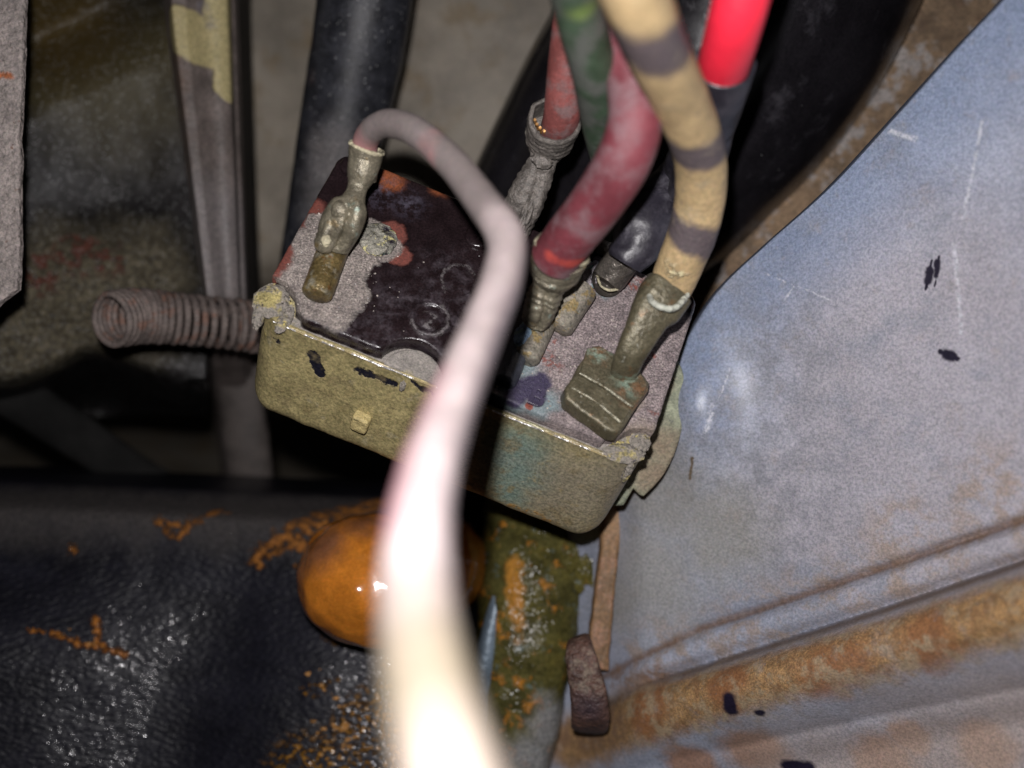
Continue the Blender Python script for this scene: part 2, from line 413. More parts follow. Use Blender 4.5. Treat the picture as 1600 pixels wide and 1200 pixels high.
m_panel = mat('fender_paint', (.275, .298, .37), quant=True, rough=.42, var=.16, vsc=.10, grain=.26, gsc=2.6, bump=.12, bsc=1.6, gb=.6, sparkle=.03, spec=.55, bd=.06, layers=[
    dict(blobs=[PB(1450, 640, 26), PB(1600, 760, 28), PB(1300, 780, 14)], warp=7, wsc=.1, soft=.5, col=(.335, .30, .315), amt=.6, rough=.6),
    dict(blobs=chain([PP(1640, -40), PP(1420, 190), PP(1240, 370), PP(1120, 500), PP(1085, 600)], 7.5), warp=4, wsc=.12, soft=1.0, col=(.13, .185, .30), amt=.6),
    dict(nz=(.12, .50, .72), col=(.20, .215, .26), amt=.7, seed=31), dict(nz=(.5, .55, .75), col=(.215, .215, .235), amt=.6, seed=33),
    dict(blobs=[PB(1150, 650, 10), PB(1180, 760, 12), PB(1200, 560, 9)], warp=5, wsc=.15, soft=1.0, nz=(.35, .38, .62), col=(.17, .175, .20), amt=.75),
    dict(blobs=[PB(1040, 780, 9), PB(1120, 830, 8), PB(1010, 900, 9), PB(970, 940, 6)], warp=4, wsc=.2, soft=.7, col=(.23, .22, .19), amt=.7, rough=.7),
    dict(blobs=chain([PP(1000, 1040), PP(1240, 950), PP(1400, 895), PP(1620, 820)], 4.5)+[PB(1580, 800, 8), PB(1420, 860, 6)], warp=5, wsc=.18, soft=.7, nz=(.25, .42, .64), col=(.25, .165, .09), amt=.6, rough=.85),
    dict(blobs=chain([PP(x, lerpc(*SEAM, x)+1) for x in (940, 1000, 1100, 1240, 1400, 1600, 1800)], .62), warp=.45, wsc=.5, soft=.9, col=(.10, .05, .025), amt=.8, rough=.9),
    dict(blobs=chain([PP(x, (lerpc(*RTOP, x)*.68+lerpc(*RBOT, x)*.32)) for x in (890, 975, 1100, 1200, 1400, 1600, 1850)], 4.5), warp=2.4, wsc=.35, soft=.5, col=(.27, .15, .045), amt=.92, rough=.75, gr=.2),
    dict(blobs=[PB(1010, 1110, 4), PB(1290, 1060, 4), PB(1130, 1070, 3), PB(1450, 1000, 4), PB(1330, 1030, 3)], warp=3, wsc=.3, soft=.5, col=(.20, .075, .025), amt=.75, rough=.85),
    dict(blobs=chain([PP(x, lerpc(*RTOP, x)+5) for x in (940, 1100, 1200, 1400, 1600, 1800)], 1.5), warp=.8, wsc=.3, soft=.9, col=(.10, .06, .035), amt=.85),  # shade along the ridge's upper edge, put into the colour
    dict(blobs=chain([PP(x, (lerpc(*RTOP, x)*.62+lerpc(*RBOT, x)*.38)) for x in (1000, 1200, 1400, 1600, 1850)], 5.5), soft=.6, nz=(.35, .46, .62), col=(.30, .235, .15), amt=.75, seed=4), dict(blobs=chain([PP(x, (lerpc(*RTOP, x)*.62+lerpc(*RBOT, x)*.38)) for x in (1000, 1200, 1400, 1600, 1850)], 5.5), soft=.6, nz=(.5, .50, .64), col=(.15, .07, .03), amt=.5, seed=8, st=(1, .3, 1)),
    dict(blobs=[(PP(870, 1160), PP(960, 1130), 3.2), (PP(960, 1060), PP(1030, 1050), 1.8)], warp=2, wsc=.4, soft=.6, nz=(.4, .40, .6), col=(.16, .09, .05), amt=.85, rough=.85),
    dict(nz=(.25, .56, .72), col=(.25, .215, .20), amt=.4, seed=41),
    dict(blobs=[PB(1380, 1190, 4.5), PB(1420, 1150, 3), PB(1180, 1170, 5), PB(1080, 1190, 4), PB(1540, 1170, 4)], warp=2.5, wsc=.3, soft=.4, col=(.26, .12, .05), amt=.8, rough=.9),
    dict(blobs=[PB(1300, 1230, 12), PB(1500, 1220, 14), PB(1600, 1150, 10)], warp=3, wsc=.2, soft=.8, col=(.33, .26, .22), amt=.7),
    dict(nz=(.9, .68, .76), col=(.13, .12, .12), amt=.7), dict(nz=(1.9, .60, .68), col=(.11, .115, .14), amt=.42, seed=2),
    dict(blobs=[(PP(1446, 452), PP(1456, 408), .22), (PP(1449, 440), PP(1453, 422), .52), (PP(1460, 446), PP(1467, 398), .16), (PP(1462, 430), PP(1465, 408), .38), (PP(1469, 549), PP(1496, 560), .34), (PP(1478, 553), PP(1488, 557), .66)], warp=.3, wsc=.8, soft=.35, col=(.01, .008, .02), rough=.4),
    dict(blobs=[(PP(1140, 1092), PP(1142, 1110), 1.0), PB(1187, 1113, .75), (PP(1232, 1196), PP(1262, 1200), 1.2)], warp=.8, wsc=.7, soft=.4, col=(.012, .009, .022), rough=.4),
    dict(blobs=[(PP(1140, 576), PP(1121, 634), .13), (PP(1115, 634), PP(1101, 680), .40), (PP(1240, 446), PP(1226, 468), .14), (PP(1196, 428), PP(1300, 470), .12), (PP(1535, 190), PP(1505, 340), .22), (PP(1390, 205), PP(1432, 218), .3), (PP(1490, 380), PP(1502, 520), .25), (PP(1360, 190), PP(1390, 160), .2)], warp=.5, wsc=.5, soft=.9, nz=(1.2, .40, .55), col=(.50, .51, .56), amt=.75, rough=.6),
    dict(blobs=[(PP(1082, 715), PP(1078, 748), .22)], warp=.3, wsc=.8, soft=.8, col=(.10, .07, .04)),
])
v_, f_ = relief(fx_panel, 330, 230, thick=1.4)
mk('fender_panel', v_, f_, m_panel, kind='structure', label='blue grey painted inner fender panel with rusty ridge')

# brown rusted panel seen in the gap behind the fender edge
m_rustgap = mat('rusted_panel', (.17, .115, .07), rough=.85, var=.35, vsc=.12, grain=.4, gsc=2.2, bump=.5, bsc=.8, layers=[
    dict(nz=(.13, .52, .60), col=(.26, .24, .23), rough=.7, amt=.9), dict(nz=(.3, .5, .75), col=(.07, .04, .025), amt=.7)])
def fx_gap(u, v):
    px = 1020+v*760; py = 560-u*900+ (v-.5)*-200
    p = P(px, py, -46+14*u); p.z += .6*fbm(p, .08); return p
v_, f_ = relief(fx_gap, 30, 30); mk('side_panel', v_, f_, m_rustgap, kind='structure', label='brown rusted body panel in the gap behind the fender edge')

# back panel (dull beige, furthest)
m_back = mat('back_paint', (.205, .18, .145), rough=.55, var=.28, vsc=.05, grain=.12, gsc=1.5, bump=.2, bsc=.4, layers=[
    dict(nz=(.10, .50, .68), col=(.16, .115, .06), amt=.7), dict(nz=(.22, .66, .72), col=(.035, .025, .015), amt=.8, rough=.8)])
def fx_back(u, v):
    px = -500+u*2500; py = -500+v*2300
    z = -84-230*sstep(380, 860, py)-10*math.sin(px*.006)*.5
    p = P(px, py, z); p.z += 1.2*fbm(p, .02); return p
v_, f_ = relief(fx_back, 90, 90); mk('back_panel', v_, f_, m_back, kind='structure', label='dull beige painted metal panel at the back')

# black inner wheel arch, upper left
m_arch = mat('arch_paint', (.010, .009, .009), rough=.50, rvar=.05, coat=.10, coatr=.11, bdet=1, var=.5, vsc=.12, grain=.6, gsc=3.4, bump=.16, bsc=4.5, gb=.5, sparkle=.55, spk=2.1, bd=.10, spec=.10, layers=[  # the fine pale specks are glints painted into the colour
    dict(blobs=[(P(170, 470, -49), 13), (P(90, 440, -47), 10), (P(230, 420, -55), 8), (P(60, 520, -50), 10)], warp=6, wsc=.15, soft=.5, col=(.075, .066, .045), rough=.95, gr=1.2, grs=1.0, h=.8),
    dict(blobs=[(P(70, 430, -49), 4), (P(120, 400, -49), 4), (P(170, 395, -49), 4), (P(215, 385, -49), 3)], warp=3, wsc=.3, soft=.3, nz=(.5, .48, .56), col=(.09, .035, .025), rough=.95, h=-.4),
    dict(blobs=[(P(180, 110, -50), 14), (P(250, 60, -54), 10), (P(90, 120, -48), 8)], warp=5, wsc=.2, soft=.7, col=(.06, .05, .025), amt=.8),
    dict(blobs=[(P(80, 20, -50), 12)], warp=3, wsc=.2, soft=.5, col=(.05, .035, .012), rough=.5)])
def arch_z(px, py):
    q = py+.45*(px-60)               # runs down across the fold
    z = -47-(px-60)*.040
    z += -.022*(q-200)*sstep(120, 200, q)*(1-sstep(330, 420, q))-.022*180*sstep(330, 420, q)
    z -= 8*math.exp(-((q-60)/60)**2)
    z += 6*math.exp(-(((px-150)/140)**2+((py-440)/90)**2))
    z += 3*sstep(540, 600, py+abs(px-130)*.2)
    eg = 590-55*math.exp(-((px-150)/90)**2); z -= 70*sstep(eg, eg+110, py)
    return z
def fx_arch(u, v):
    px = -320+u*640; py = -260+v*910
    p = P(px, py, arch_z(px, py)); p.z += .3*fbm(p, .10); return p
v_, f_ = relief(fx_arch, 90, 120); mk('wheel_arch', v_, f_, m_arch, kind='structure', label='black grainy inner wheel arch with crusted dirt')

# ------------------------------------------------------------------ upper left metalwork
m_rib = mat('rib_paint', (.105, .085, .077), rough=.6, var=.35, vsc=.15, grain=.25, gsc=2.0, bump=.3, layers=[
    dict(blobs=[(P(272, 40+i*45, -40), 3.0) for i in range(10)], warp=1.2, wsc=.3, soft=.5, col=(.10, .06, .04), amt=.7),
    dict(blobs=[(P(330, 350, -40), 8), (P(340, 430, -40), 8)], warp=3, wsc=.2, soft=.6, col=(.15, .135, .135), amt=.7),
    dict(blobs=[(P(275, 45, -39), P(350, 80, -39), 4.0), (P(352, 20, -39), P(358, 138, -39), 2.6), (P(355, -120, -39), P(355, 20, -39), 4)], warp=.7, wsc=.3, soft=.08, col=(.33, .28, .14), rough=.55, h=.3), dict(blobs=[(P(322, 10, -39), P(332, 42, -39), 1.3)], warp=.8, wsc=.4, soft=.5, col=(.13, .13, .16))])
rib = empty('bracket', P(315, 470, -46), 'upright grey brown folded metal bracket with a cream paint patch at its top', 'bracket')
def fx_rib(u, v):
    py = -220+v*1250
    x0 = lerpc([-220, 60, 470, 1000], [235, 262, 318, 372], py); x1 = lerpc([-220, 0, 470, 1000], [362, 362, 378, 420], py)
    px = x0+(x1-x0)*u
    z = -44+5.5*sstep(0, .12, u)-1.0*sstep(.12, .5, u)+2.0*math.sin(math.pi*min(1, max(0, (u-.3)/.7)))-4*sstep(.93, 1, u)
    z -= 150*sstep(450, 900, py)
    p = P(px, py, z); p.z += .2*fbm(p, .2); return p
v_, f_ = relief(fx_rib, 50, 120, thick=5); mk('web', v_, f_, m_rib, rib)
def fx_ribe(u, v):
    py = -220+v*1250; x1 = lerpc([-220, 0, 470, 1000], [362, 362, 378, 420], py)
    return P(x1+1+u*10, py, -50-2*u-150*sstep(450, 900, py))
v_, f_ = relief(fx_ribe, 3, 60, thick=8); mk('flange', v_, f_, mat('rib_gap_shade', (.012, .010, .008), rough=.6), rib)  # near-black strip stands in for the shaded gap beside the web

# dark tube behind
m_duct = mat('duct_paint', (.022, .023, .028), rough=.36, var=.4, vsc=.3, grain=.5, gsc=2.5, bump=.2, bsc=4.0, gb=1.6, sparkle=.20, spk=1.9, bd=.08, spec=.30, layers=[
    dict(blobs=[(P(500, 260, -36), 8), (P(480, 320, -36), 9)], warp=3, wsc=.25, soft=.6, col=(.17, .155, .15), amt=.85, rough=.9),
    dict(blobs=[(P(470, 60+i*60, -40), 1.8) for i in range(6)], warp=1, wsc=.3, soft=.6, col=(.09, .06, .055), amt=.7)])
v_, f_, u_ = sweep([P(590, -240, -38), P(570, 0, -42), P(545, 150, -47), P(515, 300, -52), P(492, 420, -58), P(470, 560, -66)], [8.6, 8.3, 8.0, 7.2, 6.6, 6.0], n=40, sub=8, amp=.12, nsc=.2)
mk('support_tube', v_, f_, m_duct, uv=u_, label='dark grey painted tube standing behind the top left corner of the switch', cat='tube')

# pitted plate at the far left edge
m_plate = mat('pitted_plate', (.26, .225, .21), rough=.9, var=.25, vsc=.3, grain=.3, gsc=2.6, bump=1.6, bsc=.9, gb=1.2, layers=[
    dict(nz=(.5, .62, .70), col=(.14, .09, .07)), dict(blobs=[(P(-2, 118, -8), P(16, 118, -8), .5)], warp=.9, wsc=.7, soft=.7, col=(.30, .10, .04))])
pl = resample([(-140, -200), (34, -200), (38, 0), (30, 200), (29, 425), (26, 452), (0, 472), (-40, 520), (-200, 560)], 14, 0)
pw = [tuple((P(a, b, -8)+V(.25*mn.noise(V(a*.03, b*.03, 0)), 0, 0))[:2]) for a, b in pl][::-1]
v_, f_ = slab(pw, -9.3, -8.0, lambda a, b, c: V(a, b, c), .4)
mk('pitted_metal_plate', v_, f_, m_plate, label='pale pitted metal plate cropped by the left edge of the photo', cat='metal plate')

# coil spring
m_spring = mat('spring_steel', (.125, .10, .09), rough=.75, metal=.15, var=.3, vsc=.3, grain=.3, gsc=2.5, bump=.4, layers=[
    dict(nz=(.3, .52, .64), col=(.15, .07, .045), amt=.7)])
spa = catmull([[*P(172, 499, -24)], [*P(222, 494, -29)], [*P(300, 500, -33)], [*P(395, 510, -38)], [*P(430, 514, -42)]], 30)
turns = 27; pts = []; n = turns*22; LT = len(spa)-1
for i in range(n+1):
    t = i/n; k = t*LT; j = min(int(k), LT-1); c = Vector(spa[j]*(1-(k-j))+spa[j+1]*(k-j)); tg = Vector(spa[j+1]-spa[j]).normalized()
    x = V(0, 0, 1).cross(tg).normalized(); y = tg.cross(x); a = 2*math.pi*turns*t
    rr = 4.0+.1*math.sin(i*.13)+.12*math.sin(t*9)
    lean = .3
    q = c+x*math.cos(a)*rr+y*math.sin(a)*rr+tg*(lean*math.sin(a))*(1.0)
    pts.append(q)
v_, f_, u_ = sweep(pts, .56, n=10, sub=1)
mk('coil_spring', v_, f_, m_spring, uv=u_, label='dull brown close wound coil spring lying left of the switch', cat='spring')

# dim brace below the spring
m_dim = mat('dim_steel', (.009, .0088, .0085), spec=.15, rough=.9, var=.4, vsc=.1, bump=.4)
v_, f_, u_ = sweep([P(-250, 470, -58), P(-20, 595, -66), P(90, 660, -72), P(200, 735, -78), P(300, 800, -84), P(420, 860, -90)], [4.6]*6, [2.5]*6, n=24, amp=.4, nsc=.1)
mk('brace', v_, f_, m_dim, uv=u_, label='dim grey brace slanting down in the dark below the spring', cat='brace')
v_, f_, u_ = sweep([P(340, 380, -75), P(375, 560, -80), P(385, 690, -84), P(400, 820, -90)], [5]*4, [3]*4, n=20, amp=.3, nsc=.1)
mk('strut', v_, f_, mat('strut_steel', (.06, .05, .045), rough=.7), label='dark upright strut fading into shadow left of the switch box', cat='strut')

# ------------------------------------------------------------------ black cylinder, top
m_can = mat('gloss_black', (.010, .009, .011), rough=.22, var=.3, vsc=.1, grain=.2, gsc=2, bump=.06, bsc=.6, gb=.15, sparkle=.05, bd=.05, layers=[
    dict(nz=(.18, .55, .75), col=(.045, .042, .050), amt=.55, rough=.6)])
cyl = empty('ignition_cylinder', P(960, 330, -70), 'large glossy black cylinder slanting up behind the bundle of wires', 'cylinder')
v_, f_, u_ = sweep([P(1290, -420, -28), P(1152, 0, -40), P(1018, 210, -50), P(898, 400, -62), P(800, 560, -74)], [30, 28.4, 26.6, 24.8, 23.5], n=96, sub=10, amp=.05, nsc=.1)
# keep it below the surface depth: squash towards the view so that the broad face lies where it is seen
mk('body', v_, f_, m_can, cyl, uv=u_)
v_, f_, u_ = sweep([P(1660, -300, -30), P(1436, -4, -38), P(1392, 52, -41), P(1262, 205, -48), P(1128, 352, -54), P(1010, 480, -60)], .3, n=8, sub=12)
mk('seam_bead', v_, f_, mat('seam_bead', (.07, .065, .06), rough=.5), cyl, uv=u_)

# ------------------------------------------------------------------ lower left: rubber cover, amber lump, corroded clamp
def cover_z(px, py):
    z = -45+sum(max(0, py-860+k) for k in (-80, -40, 0, 40, 80))/5*.025
    g = px+.30*(py-1000)             # groove runs down to the left
    z += sum(np.interp(g+k, [-400, -100, 120, 330, 470, 520, 760, 1000], [12, 9, 4.8, 0, 3.4, 3.7, 2.2, 0]) for k in (-60, -30, 0, 30, 60))/5*sstep(780, 1050, py)
    z -= 10*sstep(800, 745, py-(px*.045))
    z -= 7*sstep(680, 860, px)
    return z
def CP(px, py): return P(px, py, cover_z(px, py))
def CB(px, py, r): return (P(px, py, cover_z(px, py)), r)
m_cover = mat('rubber', (.007, .007, .011), rough=.42, rvar=.05, spec=.17, coat=.20, coatr=.085, var=.35, vsc=.1, grain=.3, gsc=1.6, bump=.50, bsc=1.45, bdet=1, gb=.15, bd=.12, stretch=(.55, 1.25, 1), layers=[
    dict(blobs=[CB(x, 785+x*.03, 7) for x in range(0, 720, 60)], warp=4, wsc=.12, soft=.6, col=(.045, .04, .038), amt=.8, rough=.85),
    dict(blobs=[(CP(245, 815), CP(285, 832), 1.0), (CP(270, 828), CP(350, 800), 1.0), (CP(108, 855), CP(116, 860), .5), (CP(405, 875), CP(440, 840), 1.6), (CP(440, 845), CP(500, 815), 2.2), (CP(470, 850), CP(495, 830), 1.2), (CP(500, 810), CP(600, 785), 2.4), (CP(462, 885), CP(474, 890), .6)], warp=2.4, wsc=.6, soft=.3, nz=(.7, .42, .54), col=(.24, .095, .02), rough=.7, h=.4, gr=.5),
    dict(blobs=[(CP(45, 982), CP(68, 987), .30), (CP(83, 989), CP(125, 1006), .45), (CP(149, 966), CP(155, 1012), .55), (CP(120, 1010), CP(160, 1006), .35), (CP(150, 1008), CP(198, 1024), .5)], warp=1.6, wsc=.8, soft=.5, nz=(1.1, .36, .48), col=(.30, .11, .02), rough=.25, h=.5),
    dict(blobs=[(CP(470, 1200), CP(640, 1190), 5), (CP(560, 1130), CP(640, 1080), 4), (CP(480, 1080), CP(520, 1068), 1.0), (CP(515, 990), CP(545, 1000), 1.3), (CP(620, 1030), CP(680, 1000), 3)], warp=2.4, wsc=.5, soft=.5, nz=(1.0, .50, .58), col=(.24, .115, .02), rough=.16, h=.7),
])
def fx_cover(u, v):
    px = -300+u*1160; py = 735+v*760+max(0, -300+u*1160)*.045
    z = cover_z(px, py)
    if v < .03: z -= 14*(1-v/.03)**2
    p = P(px, py, z); p.z += .22*fbm(p, .08)
    return p
v_, f_ = relief(fx_cover, 150, 110, thick=12)
mk('rubber_cover', v_, f_, m_cover, label='black leathery rubber cover spotted with rust across the lower left', cat='rubber cover')
# loose rust crumbs standing on the cover: uncountable
rs = random.Random(3); parts = []
clusters = [(485, 860, 14, 6), (545, 1150, 60, 46), (600, 1110, 55, 46), (500, 1075, 35, 12), (525, 992, 18, 12), (155, 1005, 22, 12), (95, 995, 20, 6), (640, 1180, 60, 30)]
for cx, cy, sp, n in clusters:
    for k in range(n//2):
        px = cx+rs.gauss(0, sp*.5); py = cy+rs.gauss(0, sp*.35)
        r = rs.uniform(.08, .34); parts.append(lump(P(px, py, cover_z(px, py)+.1), (r*rs.uniform(.8, 2), r*rs.uniform(.6, 1.2), r*.22), seed=rs.random()*40, amp=.9, nsc=1.2, sub=2))
v_, f_, _ = join(parts)
mk('rust_crumbs', v_, f_, mat('rust_crumb', (.36, .17, .04), rough=.28, var=.5, vsc=.6, bump=.8, gb=2), kind='stuff', label='loose orange rust crumbs scattered on the black rubber cover')

m_amber = mat('amber_rust', (.44, .15, .018), rough=.20, var=.25, vsc=.12, grain=.12, gsc=2, bump=.10, bsc=.6, gb=.12, coat=1.0, sss=.15, layers=[
    dict(blobs=[(P(500, 850, -18), 4), (P(485, 900, -22), 3), (P(560, 795, -20), 4)], warp=2, wsc=.3, soft=.7, col=(.10, .05, .04), amt=.75),
    dict(blobs=[(P(492, 950-i*9, -20), .7) for i in range(8)], warp=.6, wsc=.5, soft=.6, col=(.10, .03, .01), amt=.7)])
cap = empty('amber_cap', P(620, 900, -32), 'smooth glossy orange brown knob half hidden by the near white wire', 'knob')
v_, f_ = lump(P(582, 906, -26), (12.2, 10.6, 13), seed=4, amp=.05, nsc=.35, sub=5, ax=(V(.97, -.22, 0), V(.22, .97, 0), V(0, 0, 1)))
a_ = lump(P(668, 882, -40), (10.5, 10.0, 12), seed=8, amp=.04, nsc=.4, sub=4); v_, f_, _ = join([(v_, f_), a_])
mk('dome', v_, f_, m_amber, cap)
v_, f_ = lump(P(506, 940, -24), (2.9, 5.6, 6), seed=2, amp=.05, nsc=.4, sub=4, ax=(V(.85, .5, 0), V(-.5, .85, 0), V(0, 0, 1)))
mk('fold', v_, f_, m_amber, cap)

m_clamp = mat('corroded_brass', (.055, .050, .016), spec=.10, rough=.16, rvar=.05, var=.4, vsc=.25, grain=.3, gsc=1.6, bump=.5, bsc=1.3, gb=.2, bd=.12, bdet=1, layers=[
    dict(nz=(.22, .48, .66), col=(.10, .085, .022), amt=.8), dict(nz=(.26, .56, .66), col=(.28, .12, .018), h=.25), dict(nz=(.3, .58, .68), col=(.09, .12, .11), seed=5, amt=.8),
    dict(blobs=[(P(850, 1130, -34), 4), (P(845, 1090, -34), 2.5), (P(820, 1180, -34), 5)], warp=1.5, wsc=.3, soft=.4, col=(.22, .22, .225), amt=.8),
    dict(blobs=[(P(800+i*2, 880+i*20, -34), 1.5) for i in range(8)], warp=1.5, wsc=.5, soft=.5, col=(.38, .17, .03), amt=.8)])
cl = empty('battery_clamp', P(830, 1000, -42), 'green and orange corroded metal post below the switch', 'clamp')
v_, f_, u_ = sweep([P(850, 770, -50), P(838, 870, -44), P(822, 1000, -41), P(800, 1130, -40), P(770, 1300, -40)], [10.5, 10.2, 9.0, 8.0, 7], [9]*5, n=64, sub=14, up=V(0, 0, 1), amp=.45, nsc=.12, power=2.6)
mk('post', v_, f_, m_clamp, cl, uv=u_)
v_, f_, u_ = sweep([P(790, 850, -38), P(778, 930, -36), P(762, 1010, -34), P(745, 1100, -33), P(720, 1230, -33)], [1.1, 1.3, 1.7, 2.4, 3.5], [1.5]*5, n=16, amp=.15, nsc=.4)
mk('edge_strip', v_, f_, mat('bare_strip', (.16, .21, .26), rough=.4, metal=.2, bump=.3), cl, uv=u_)
for i, (px, py, r) in enumerate([(890, 868, 1.5), (915, 890, 1.5), (905, 915, .8), (930, 905, .9), (835, 1010, 1.3), (865, 930, .9)]):
    v_, f_ = lump(P(px, py, -33), (r, r*1.5, r*.5), seed=i*3.1, amp=.4, nsc=.8, sub=4)
    mk('deposit', v_, f_, m_clamp, cl)

# brown strap, hook
m_strap = mat('brown_strap', (.20, .115, .055), rough=.6, var=.4, vsc=.25, grain=.3, gsc=1.6, bump=.6, stretch=(1, .3, 1), layers=[
    dict(nz=(.35, .5, .62), col=(.28, .15, .09), amt=.7), dict(nz=(.5, .6, .7), col=(.12, .07, .04), amt=.8)])
pw = [tuple(P(a, b, -27)[:2]) for a, b in [(945, 770), (938, 850), (928, 930), (915, 1040), (950, 1046), (957, 950), (966, 860), (978, 780)]]
v_, f_ = slab(resample(pw, 1.2, .2), -29.5, -25.5, lambda a, b, c: V(a, b, c), .5)
mk('strap', v_, f_, m_strap, label='narrow brown rusty strip between the flange and the hook', cat='strip')
m_hook = mat('hook_steel', (.075, .038, .028), rough=.6, var=.5, vsc=.35, grain=.3, gsc=2.4, bump=1.0, bsc=1.0, gb=.8, layers=[
    dict(blobs=[(P(905, 1005, -14), 3.2), (P(905, 1035, -14), 3.4), (P(915, 1065, -14), 3)], warp=1.6, wsc=.5, soft=.5, nz=(.6, .46, .62), col=(.17, .13, .10), rough=.9),
    dict(blobs=[(P(928, 1020, -14), .9), (P(932, 1032, -14), 1.0)], warp=.4, col=(.5, .26, .08)),
    dict(blobs=[(P(918, 1076, -13), .8), (P(928, 1071, -13), .7)], warp=.5, wsc=1.2, col=(.40, .34, .26)),
    dict(blobs=[(P(915, 1125, -13), 3.4)], warp=1, soft=.6, col=(.035, .028, .04), rough=.4)])
hk = empty('hook_clip', P(912, 1140, -30), 'short rusty metal hook rising from the left end of the rusty ridge', 'hook')
v_, f_, u_ = sweep([P(905, 1000, -26), P(904, 1003, -19), P(908, 1030, -16.5), P(917, 1070, -16), P(922, 1110, -17), P(922, 1133, -20), P(922, 1138, -27)],
                   [1.2, 1.9, 2.4, 2.7, 2.9, 2.9, 2.8], [.6, .8, .9, .9, .9, .9, .9], n=32, sub=8, amp=.12, nsc=.5, power=3)
mk('bar', v_, f_, m_hook, hk, uv=u_)

# ------------------------------------------------------------------ the switch
sw = empty('electrical_switch', S(LEN/2, WID/2, -HGT), 'corroded switch box of olive metal with a dark dusty terminal plate, in the centre', 'switch')
TPH = 2.4
DUST = (.205, .18, .165)
m_plate2 = mat('bakelite', (.013, .008, .009), rough=.19, rvar=.06, var=.3, vsc=.3, grain=.35, gsc=3.5, bump=.25, bsc=1.2, gb=.4, bd=.06, sparkle=.10, layers=[
    dict(blobs=[QB(560, 520, 5), QB(620, 540, 5), QB(660, 480, 5), QB(700, 520, 6), QB(600, 480, 4), QB(740, 470, 5), QB(700, 430, 4)], warp=3, wsc=.35, soft=.9, nz=(.6, .40, .72), col=(.062, .050, .060), amt=.7, rough=.75, gr=.3),
    dict(blobs=[QB(458, 360, 3.2), QB(480, 330, 2.6), QB(430, 410, 2.6), QB(450, 400, 2.0), QB(610, 365, 2.2), QB(625, 400, 1.6)], warp=1.0, wsc=.5, soft=.2, col=(.13, .034, .024), rough=.8),
    dict(blobs=[QB(610, 280, 2.0), QB(690, 290, 1.8)], warp=1.0, wsc=.5, soft=.5, col=(.30, .085, .03), amt=.7, rough=.7),
    dict(blobs=[QB(600, 300, 2.5), QB(640, 320, 2)], warp=1.5, wsc=.6, soft=.8, nz=(.8, .4, .6), col=(.06, .052, .075), rough=.8, amt=.7),
    dict(blobs=[QB(490, 400, 3.0), QB(475, 440, 3.2), QB(530, 420, 3.6), QB(560, 400, 2.8), QB(500, 470, 3.2), QB(545, 460, 2.8), QB(600, 385, 2.4), QB(480, 375, 2.2), QB(500, 350, 2.0), QB(440, 450, 2.2), QB(575, 360, 2), QB(525, 490, 2.5)], warp=1.3, wsc=.55, soft=.15, col=DUST, rough=.95, h=.25, gr=.5, grs=3.8),
    dict(blobs=[QB(900, 560, 9), QB(960, 520, 7), QB(1000, 480, 6), QB(860, 600, 6), QB(940, 640, 7), QB(1000, 600, 7), QB(1040, 540, 6), QB(900, 680, 5), QB(960, 690, 4), QB(990, 430, 5), QB(1020, 650, 5), QB(830, 560, 4)], warp=1.6, wsc=.4, soft=.2, col=(.205, .172, .172), rough=.95, h=.2, gr=.5, grs=3.8),
    dict(blobs=[QB(940, 440, 2), QB(985, 445, 2), QB(860, 565, 1.6), QB(860, 540, 1.2), QB(1010, 560, 1.2), QB(1025, 640, 1)], warp=1.2, wsc=.6, soft=.5, nz=(.7, .5, .6), col=(.20, .065, .05), rough=.9),
    dict(blobs=[QB(812, 570, 2.6), QB(805, 600, 2.0), QB(858, 627, 1.5), QB(800, 640, 2.2), QB(840, 640, 1.5), QB(945, 455, 1.2)], warp=1.0, wsc=.6, soft=.6, col=(.15, .215, .23), amt=.75, rough=.95),
    dict(blobs=[QB(845, 598, 1.5), QB(832, 605, 1.8), QB(838, 614, 1.5), QB(815, 608, 1.7), QB(805, 620, 1.6)], warp=.6, wsc=.9, soft=.25, col=(.035, .028, .060), rough=.5, h=-.2),
    dict(blobs=[QB(827, 634, .55)], warp=.3, wsc=1.5, soft=.2, col=(.16, .035, .02), rough=.6),
    dict(blobs=chain([Q(672+29*math.cos(R(t)), 498-27*math.sin(R(t)), TPH) for t in range(190, 440, 36)], .28)+chain([Q(716+27*math.cos(R(t)), 437-25*math.sin(R(t)), TPH) for t in range(20, 260, 40)], .22)+[(Q(662, 486, TPH), Q(682, 493, TPH), .2), (Q(682, 493, TPH), Q(664, 508, TPH), .2), (Q(664, 508, TPH), Q(682, 514, TPH), .2)], warp=.8, wsc=1.1, soft=.9, nz=(1.2, .38, .58), col=(.15, .135, .135), amt=.65, rough=.8, h=.2),
    dict(blobs=[QB(990, 625, 1.4), QB(1005, 690, 2.5)], warp=1.0, wsc=.6, soft=.6, col=(.25, .2, .13), amt=.7),
    dict(blobs=[(Q(892, 636, 1.8), Q(962, 668, 1.8), .45)], warp=.9, wsc=.9, soft=.4, col=(.42, .33, .10), amt=.85, h=.2),
])
